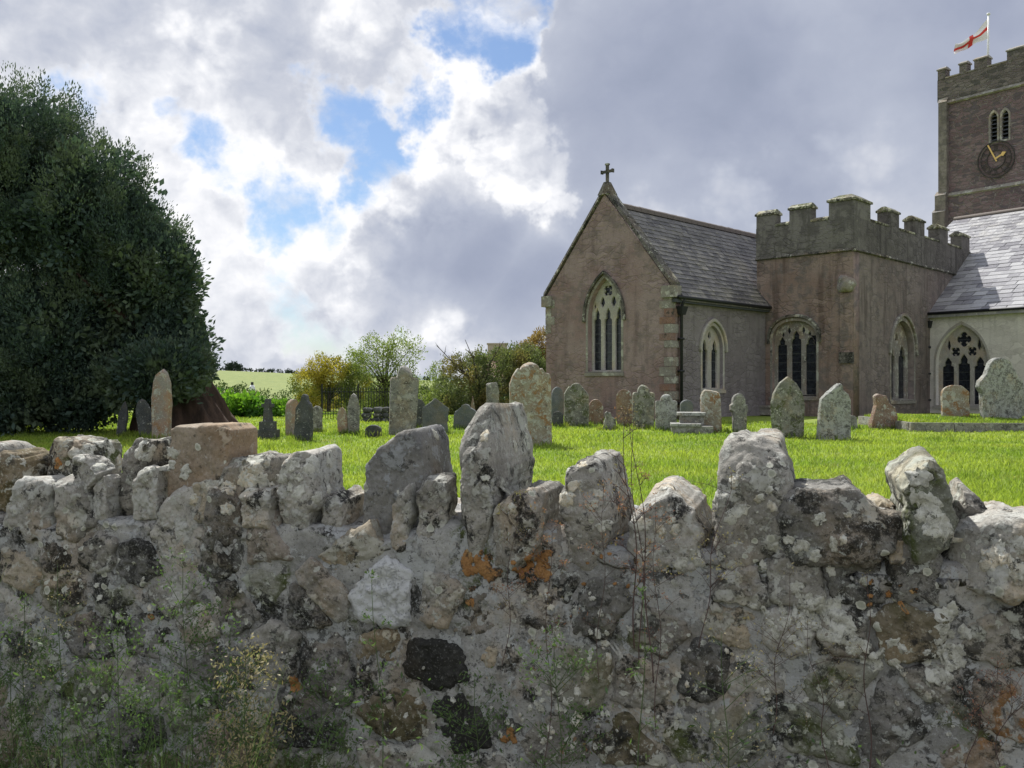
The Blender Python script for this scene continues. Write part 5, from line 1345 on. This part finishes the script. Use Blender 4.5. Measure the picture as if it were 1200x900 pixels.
def yew():
    Y = 23.0
    def E(px, py, rpx, rpz, dy=0, ry=None, w=1):
        c = P(px, py, Y + dy); s = (Y + dy) / F; return (c, (rpx * s * .88, (ry if ry else rpx * s), rpz * s * .90), w)
    ells = [E(-60, 250, 150, 170, 0, 2.6, 3), E(30, 215, 85, 118, 0, 2.2, 2.4), E(105, 270, 72, 108, 0, 2.0, 2.2), E(158, 305, 50, 78, .2, 1.6, 1.8), E(196, 335, 26, 62, 0, 1.1, 1.0),
            E(208, 405, 22, 44, 0, .8, .9), E(190, 437, 44, 22, -1.2, .6, .9), E(222, 425, 14, 26, -.6, .5, .4), E(150, 446, 40, 22, -1.0, .7, .7), E(150, 400, 60, 50, 0.6, 1.4, 1.2), E(70, 400, 75, 100, 0, 2.2, 2.0), E(-40, 420, 95, 110, 0, 2.4, 2.0), E(20, 455, 90, 62, -.6, 1.6, 1.6), E(95, 465, 45, 50, -.4, 1.0, .9),
            E(-20, 165, 60, 45, 0, 1.6, 1.0)]
    # drooping skirt and upright plumes at the rim
    t = empty('yew_tree', (P(190, 505, Y)[0], Y, 0), label='huge dark yew tree with spreading crown and reddish flared trunk, filling the left side', category='tree')
    mb = MB(); nth = 110; V = []; zs = np.linspace(-.1, 3.6, 60); rs = np.interp(zs, [-.1, .15, .4, .8, 1.3, 1.8, 2.6, 3.6], [1.45, 1.34, 1.22, 1.04, .83, .62, .42, .36])
    bc = np.array([P(208, 505, Y)[0], Y + .3, 0])
    for z, r in zip(zs, rs):
        for k in range(nth):
            th = 2 * math.pi * k / nth; V.append([th, z, r])
    V = np.array(V); th, z, r = V.T; q = np.stack([np.cos(th) * 1.8, np.sin(th) * 1.8, z * .35], 1)
    rr = r * (1 + .16 * fbm(q, 1.7, 4, 3) + .05 * fbm(q * [3, 3, 1.2], 3, 3, 8)); V = np.stack([bc[0] - .12 * z + rr * np.cos(th), bc[1] + .8 * rr * np.sin(th), z], 1)
    Fs = [[i * nth + k, i * nth + (k + 1) % nth, (i + 1) * nth + (k + 1) % nth, (i + 1) * nth + k] for i in range(59) for k in range(nth)]; mb.add(V, Fs)
    for (px, py, dy) in ((30, 230, 0), (110, 260, .5), (180, 300, 0), (215, 350, -.3), (60, 390, -.5), (150, 420, 0), (-60, 300, 0), (20, 330, 1), (215, 410, .2), (195, 380, .2), (90, 320, -1)):
        q = P(px, py, Y + dy); s = bc + [-.3, 0, random.uniform(1.6, 3.2)]; mb.tube([s, s * .5 + q * .5 + rng.normal(0, .2, 3), q], [.2, .12, .02], 7)
    link('trunk', mb.mesh('trunk', True), M['bark_yew'], t)
    V1, Q1 = blob_crown(ells, 1150, 260, .085, .33, up=1.1, aspect=3.0, shell=.74, elong=1.9, zmin=.3, rough_edge=True)
    V2_, Q2_ = blob_crown(ells, 1000, 110, .17, .55, up=.2, aspect=1.8, shell=.30, zmin=.3)
    link('crown', mesh_np('crown', np.vstack([V1, V2_]), np.vstack([Q1, Q2_ + len(V1)])), M['yew'], t)


yew()


def EE(px, py, rpx, rpz, Y, ry, w=1): s = Y / F; return (P(px, py, Y), (rpx * s, ry, rpz * s), w)


def base_at(px, Y): return (P(px, 450, Y)[0], Y, 0.0)


limb_tree('shrub', base_at(296, 33), [EE(270, 482, 26, 20, 33, .9), EE(300, 480, 28, 18, 33, .9), EE(330, 484, 20, 16, 33, .9), EE(255, 470, 14, 12, 34, .6, .5), EE(345, 487, 10, 14, 33, .5, .4)], M['leaf_bright'], .06, 240, 22, .15, .2,
          'bright green broad-leaved shrub behind the small cross monument', 'shrub', limbs=10, aspect=1.3, up=.4)
limb_tree('shrub', base_at(268, 36), [EE(258, 462, 18, 12, 36, .8), EE(280, 464, 16, 10, 36, .8), EE(310, 466, 22, 8, 36, .8)], M['leaf_hedge'], .05, 110, 30, .08, .22, 'loose dull green shrub between the yew and the far field', 'shrub', limbs=12, up=.8)
limb_tree('yellow_tree', base_at(385, 40), [EE(362, 452, 20, 18, 40, .8, 1), EE(395, 440, 26, 20, 40, .9, 1.3), EE(415, 448, 16, 22, 40, .8, 1), EE(378, 430, 16, 14, 40, .6, .6), EE(385, 470, 36, 22, 40.5, .9, 1.1)], M['leaf_yellow'], .09, 380, 52, .085, .26,
          'yellow-leaved tree behind the iron railing', 'tree', limbs=14, up=.6)
limb_tree('pale_tree', base_at(452, 44), [EE(440, 415, 34, 26, 44, 1.1, 1), EE(468, 412, 28, 26, 44, 1.0, .9), EE(430, 445, 30, 26, 44, 1.1, 1), EE(470, 445, 26, 28, 44, 1.1, 1), EE(450, 475, 46, 22, 44, 1.1, 1.2), EE(420, 420, 16, 14, 44, .6, .3)], M['leaf_pale'], .10, 420, 34, .09, .34,
          'airy pale green tree rising behind the tall grey headstone', 'tree', limbs=26, up=.7, shell=.3)
limb_tree('sapling', base_at(505, 40), [EE(505, 455, 16, 22, 40, .5), EE(500, 480, 22, 16, 40, .6), EE(512, 438, 8, 14, 40, .3, .3)], M['leaf_pale'], .04, 90, 30, .08, .2, 'small lime green sapling left of the russet bush', 'tree', limbs=8, up=.8)
limb_tree('bush', base_at(555, 37), [EE(548, 450, 40, 34, 37, 1.3, 1.5), EE(582, 436, 38, 28, 37.5, 1.3, 1.5), EE(612, 428, 26, 24, 37.8, 1.2, .9), EE(535, 478, 30, 20, 36.6, 1.2, 1), EE(585, 472, 40, 24, 36.8, 1.2, 1.2), EE(620, 450, 24, 34, 37.5, 1.2, 1.0)], M['leaf_bush'], .10, 760, 60, .09, .28,
          'large tangled bush with bare twigs poking up, left of the church', 'bush', limbs=22, up=.5)
limb_tree('bush', base_at(628, 39), [EE(626, 418, 18, 26, 39, .8, 1), EE(610, 430, 22, 16, 39, .8, .8), EE(638, 400, 14, 16, 39, .6, .5)], M['leaf_rust'], .06, 260, 44, .08, .22, 'russet bush against the left corner of the church gable', 'bush', limbs=18, up=.9)


limb_tree('hedge', base_at(470, 46), [EE(x, 474, 26, 24, 46, 1.0) for x in range(352, 640, 22)], M['leaf_hedge'], .05, 900, 44, .10, .3, 'dark green hedge running behind the iron railing and tangled bush', 'hedge', limbs=24, up=.5)


def twigs(name, lab, px0, py0, Y, tips, r=.03):
    t = empty(name, base_at(px0, Y), label=lab, category='dead branch'); mb = MB()
    for (x, y, kx) in tips:
        p0 = P(px0, py0, Y); p2 = P(x, y, Y); mid = p0 * .45 + p2 * .55 + np.array([kx, 0, .05]); mb.tube([p0, mid, p2], [r, r * .7, r * .35], 6)
        for _ in range(5):
            s = mid + (p2 - mid) * random.uniform(0, .9); e = s + np.array([random.uniform(-.3, .3), random.uniform(-.2, .2), random.uniform(.05, .35)]); mb.tube([s, e], [r * .4, r * .12], 5)
    link('branches', mb.mesh('branches', True), M['bark'], t)


twigs('dead_branch', 'bare dark branches sticking out of the tangled bush', 560, 452, 36.4, [(512, 405, -.1), (545, 398, .1), (524, 418, 0), (530, 430, 0), (590, 400, 0), (538, 420, 0)], .035)

# iron railing and low wall behind the left headstones
rl = empty('railing', base_at(420, 31), label='black iron railing in front of the yellow tree', category='railing')
x0r, x1r = P(378, 450, 31)[0], P(470, 450, 31)[0]; n = 30
rmesh = None
for i in range(n):
    x = x0r + (x1r - x0r) * i / (n - 1)
    if rmesh is None:
        mb = MB(); mb.tube([(0, 0, 0), (0, 0, 1.0), (0, 0, 1.04), (0, 0, 1.10)], [.011, .011, .02, .002], 6); rmesh = mb.mesh('bar'); rmesh.materials.append(M['iron'])
    b = link('bar', rmesh, None, rl); b.location = (x, 31, 0)
for z in (.18, .92): mb = MB(); mb.box((x0r, 30.985, z), (x1r - x0r, 0, 0), (0, .03, 0), (0, 0, .03)); link('rail', mb.mesh('rail'), M['iron'], rl)
for x in (x0r - .02, x0r + 1.2, x1r): mb = MB(); mb.box((x - .025, 30.97, 0), (.05, 0, 0), (0, .05, 0), (0, 0, 1.2)); link('post', mb.mesh('post'), M['iron'], rl)
lw = empty('low_wall', base_at(460, 28.6), label='low dark drystone wall behind the left headstones', category='wall'); x = P(424, 450, 28.6)[0]
while x < P(520, 450, 28.6)[0]:
    z = 0
    w_ = random.uniform(.22, .34)
    for k in range(3):
        h_ = random.uniform(.13, .19); V, Fs = stone_verts([(0, 0), (w_, 0), (w_, h_), (0, h_)], .3, p=4, nth=20, nface=2, nrim=4, chips=3, seed=int(x * 50) + k, freq=5, amp=.02, famp=0)
        V += [x + random.uniform(-.03, .03), 28.5, z]; link('stone', mesh_np('stone', V, Fs, True), M['gs_dark'], lw); z += h_ * .95
    x += w_ * .97

# house roof beyond the bushes
hy = 58.0; hs_ = empty('house', (P(600, 450, hy)[0], hy, 0), label='red-roofed house mostly hidden behind the bushes', category='house')
M['tile'] = plain('red_roof_tile', (.26, .15, .12), var=.35, sc_=4); M['hwall'] = plain('house_wall', (.42, .36, .32), var=.15, sc_=2)
a, b_, c_ = P(572, 410, hy), P(645, 410, hy), P(556, 424, hy); dpt = np.array([0, 3.2, 0])
zr = a[2]; ze = zr - 1.7
mb = MB(); mb.add([(a[0], hy + 3, zr), (b_[0], hy + 3, zr), (b_[0], hy, ze), (a[0] - 1.4, hy, ze), (b_[0], hy + 6, ze), (a[0] - 1.4, hy + 6, ze)], [[0, 3, 2, 1], [0, 1, 4, 5], [3, 0, 5]]); rf = link('roof', mb.mesh('roof'), M['tile'], hs_)
mb = MB(); mb.box((a[0] - .1, hy + 2.7, zr - .5), (1.3, 0, 0), (0, .7, 0), (0, 0, .95)); mb.box((a[0] - .16, hy + 2.64, zr + .451), (1.42, 0, 0), (0, .82, 0), (0, 0, .1)); link('chimney', mb.mesh('chimney'), M['hwall'], rf)
mb = MB(); mb.box((a[0] - 1.2, hy + .2, 0), (b_[0] - a[0] + 1.0, 0, 0), (0, 5.6, 0), (0, 0, ze - .02)); link('wall', mb.mesh('wall'), M['hwall'], hs_)

# hedge line and trees on the far field
V, Q = blob_crown([(np.array([x, 397, field_z(np.array([[x, 394., 0]]))[0] + .5]), (6, 2, .55), 1) for x in np.arange(-170, 10, 6.5)], 420, 14, .9, 1.1, shell=.4, zmin=-5)
link('far_hedge', mesh_np('far_hedge', V, Q), M['hedge_far'], kind='stuff')
for i, (px, rr) in enumerate(((268, 2.0), (273, 2.4), (279, 1.8))):
    x = P(px, 450, 397)[0]; z0 = field_z(np.array([[x, 394., 0]]))[0]
    t = empty('far_tree', (x, 397, z0), label=('left', 'middle', 'right')[i] + ' of three small dark trees on the skyline of the far field', category='tree', group='trees on the far skyline')
    mb = MB(); mb.tube([(x, 397, z0 - .5), (x, 397, z0 + 2)], .25, 6); link('trunk', mb.mesh('trunk'), M['bark'], t)
    V, Q = blob_crown([(np.array([x, 397, z0 + rr * .9]), (rr, rr, rr * .8), 1)], 60, 14, .6, .7, shell=.4, zmin=-5); link('crown', mesh_np('crown', V, Q), M['hedge_far'], t)
pst = empty('chimney_pot', (P(295.5, 470, 46)[0], 46, 0), label='pale grey flue with a dark cowl showing above the bright green shrub', category='flue'); q = P(295.5, 450, 46)
mb = MB(); mb.tube([(q[0], 46, 0), (q[0], 46, .95), (q[0], 46, 1.15)], [.16, .16, .09], 10); link('pipe', mb.mesh('pipe', True), M['pole'], pst)
mb = MB(); mb.tube([(q[0], 46, 1.15), (q[0], 46, 1.3)], [.07, .07], 8); link('cowl', mb.mesh('cowl', True), M['iron'], pst)

# ------------------------------------------------------------------ weeds in front of the wall
M['stem_dark'] = plain('dry_brown_stem', (.085, .055, .05), var=.3); M['stem_green'] = plain('green_stem', (.07, .11, .04), var=.3)
M['leaf_red'] = leaf_mat('reddish_weed_leaf', (.27, .11, .085), (.32, .20, .13), (.20, .18, .10), trans=.3, clump=9)
M['leaf_weed'] = leaf_mat('fine_green_leaf', (.065, .125, .045), (.13, .195, .075), (.085, .135, .055), trans=.4, clump=5)
M['flower_dry'] = leaf_mat('dry_seed_head', (.30, .25, .13), (.38, .34, .19), None, trans=.2)


def weed(px0, y_top, y_bot, n_off, sway, leafmat, lab, ntw=9, tw=.05, r=.0014, per=16, lf=.007, stem='stem_dark', leafy=.6, grp='thin weeds growing up the wall face', split=True):
    a0, z1 = wpt(px0, y_top, -n_off); _, z0 = wpt(px0, y_bot, -n_off)
    b = wall_world(np.array([[a0, -n_off, max(z0, -.42)]]))[0]; t = empty('weed', b, label=lab, category='weed', group=grp); mb = MB(); pts = []
    n = 14; H = z1 - max(z0, -.42)
    for i in range(n + 1):
        s = i / n; pts.append(np.array([a0 + sway * s ** 1.5 + .006 * math.sin(s * 9 + px0), -n_off + .015 * math.sin(s * 5), max(z0, -.42) + H * s]))
    W = wall_world(np.array(pts)); mb.tube(list(W), list(np.linspace(r, r * .45, n + 1)), 6)
    LV = []
    for k in range(ntw):
        s = random.uniform(.25, 1.0) if k else 1.0; i = min(int(s * n), n - 1); p = W[i] + (W[i + 1] - W[i]) * (s * n - i)
        d = np.array([random.choice([-1, 1]) * random.uniform(.5, 1), random.uniform(-.5, .3), random.uniform(.2, 1.0)]) if k else np.array([0, 0, 1.]); d = d / np.linalg.norm(d) * tw * random.uniform(.5, 1.4)
        q = p + d * .55 + [0, 0, .004]; e = p + d; mb.tube([p, q, e], [r * .5, r * .4, r * .25], 5)
        for j in range(3):
            e2 = q + np.array([random.uniform(-1, 1), random.uniform(-.6, .6), random.uniform(0, 1)]) * tw * .35; mb.tube([q, e2], [r * .35, r * .2], 4)
            LV.append(e2)
        LV.append(e)
    link('stem', mb.mesh('stem', True), M[stem], t)
    C = np.repeat(np.array(LV), per, axis=0); C = C + rng.normal(0, tw * .16 * leafy, C.shape)
    Vv, Q = leaves(C, np.tile([0, 0, .5], (len(C), 1)), lf, 2.6); link('leaf_sprays', mesh_np('leaf_sprays', Vv, Q), M[leafmat], t)


weed(745, 498, 760, .10, -.02, 'leaf_red', 'tall dark dry stem with reddish leaf sprays rising past the gap between two rounded copings', 12, .05, .0015, 5, .005)
weed(762, 508, 800, .12, -.03, 'leaf_red', 'slender bare stem just right of the tallest reddish one, against the lawn', 7, .03, .0014, 4, .005)
weed(752, 500, 780, .09, -.018, 'leaf_red', 'forked thin stem close beside the tall dark dry one', 7, .035, .0012, 5, .005)
weed(770, 620, 860, .08, .0, 'leaf_red', 'short red leafed weed in front of the rounded coping stone', 12, .05, .001, 5, .005)
weed(700, 585, 800, .06, .02, 'leaf_red', 'crimson wispy weed over the coping stone left of the gap', 12, .05, .0009, 4, .005)
weed(822, 572, 760, .07, .05, 'stem_dark' if False else 'flower_dry', 'leaning dry twiggy weed in the dip beside the broad upright coping', 12, .06, .001, 3, .005)
weed(905, 690, 860, .06, .03, 'flower_dry', 'dry straw-coloured twig weed below the wide dark boulder', 12, .06, .0009, 3, .006)
weed(1018, 690, 905, .06, -.005, 'flower_dry', 'straight thin dark stem before the brown stone with white rosettes', 5, .03, .0012, 2, .004)
weed(590, 600, 780, .05, .03, 'leaf_red', 'rusty wispy weed over the orange-stained stones', 12, .045, .0009, 6, .006)
weed(640, 640, 900, .07, .01, 'leaf_red', 'mixed reddish weed under the coping row, centre', 12, .05, .001, 6, .006)
weed(1135, 790, 915, .07, .04, 'leaf_red', 'pinkish red weed low at the right', 11, .05, .0009, 4, .0045)
weed(1170, 800, 915, .07, .02, 'leaf_red', 'coral red weed at the bottom right corner', 11, .05, .0009, 4, .0045)
weed(970, 760, 905, .07, -.03, 'flower_dry', 'arched dry weed low right of centre', 10, .07, .001, 3, .005)
for i, (px, yt, sw, lb) in enumerate(((28, 740, .02, 'leftmost tall green feathery weed'), (70, 700, .01, 'feathery weed with straw flower heads near the left edge'), (150, 760, -.02, 'broad feathery green weed left of the dark stem'),
                                      (222, 690, .0, 'tall dark green stem with feathery leaves at left'), (262, 770, .02, 'bushy green weed before the wall, left of centre'), (300, 790, -.02, 'yellow flecked weed low down between two bushy green weeds'),
                                      (372, 810, .02, 'low feathery weed at bottom centre-left'), (300, 850, .0, 'low green weed at the foot of the yellow flecked one'), (110, 820, .03, 'low bushy green weed at bottom left'),
                                      (448, 690, -.01, 'thin straight green stem crossing the white stone'), (655, 770, .0, 'slender green weed left of the lower centre'), (748, 700, .01, 'olive green stem below the rounded coping'),
                                      (560, 830, .0, 'tiny weed at the bottom centre'), (850, 780, .0, 'brownish green weed below the straw twig weed'), (190, 820, .01, 'dense green weed between two dark stems at left'), (20, 830, .0, 'dense green weed in the lower left corner'))):
    weed(px, yt, 1100, .16 + .05 * (i % 3), sw, 'flower_dry' if 'straw' in lb or 'yellow' in lb else 'leaf_weed', lb, 26 if i not in (9, 11) else 8, .075 if i not in (9, 11) else .03, .0014, (12 if 'straw' not in lb else 4) if i not in (9, 11) else 4, .008 if 'straw' not in lb else .005, 'stem_green', .9)


def verge_grass():
    n = 14000; a = rng.uniform(amin, amax, n) ; a = np.where(rng.uniform(0, 1, n) < .72, rng.uniform(amin, 1.1, n), a); nn = rng.uniform(-.5, -.10, n)
    kp = vnoise(np.stack([a * 6, nn * 6, nn * 0], 1), 21) + .25 * rng.normal(0, 1, n) > .12; a, nn = a[kp], nn[kp]; n = len(a)
    W = wall_world(np.stack([a, nn, np.full(n, -.42)], 1)); hh = rng.uniform(.45, 1.15, n) * (1 - .30 * np.clip(a / 1.8, 0, 1)) * (1 + .25 * vnoise(np.stack([a * 5, nn * 0, nn * 0], 1), 4))
    blades('verge_grass', W[:, 0], W[:, 1], W[:, 2], hh, rng.uniform(.0014, .003, n), M['leaf_weed'], lean=.2, kind='stuff')
    C = np.stack([rng.uniform(amin, amax, 16000), rng.uniform(-.34, -.08, 16000), -.42 + rng.beta(2.6, 1.9, 16000) * 1.10], 1); C[:, 0] = np.where(rng.uniform(0, 1, 16000) < .6, rng.uniform(amin, 1.3, 16000), C[:, 0])
    keep = vnoise(C * 6, 3) > -.1; C = C[keep]; Vv, Q = leaves(wall_world(C), np.tile([0, 0, .4], (len(C), 1)), .014, 3.0); link('verge_leaves', mesh_np('verge_leaves', Vv, Q), M['leaf_weed'], kind='stuff')


verge_grass()
for o in list(COL.objects):
    if '_abs' in o: del o['_abs']
print('objects', len(COL.objects), 'face stones', fs_count)
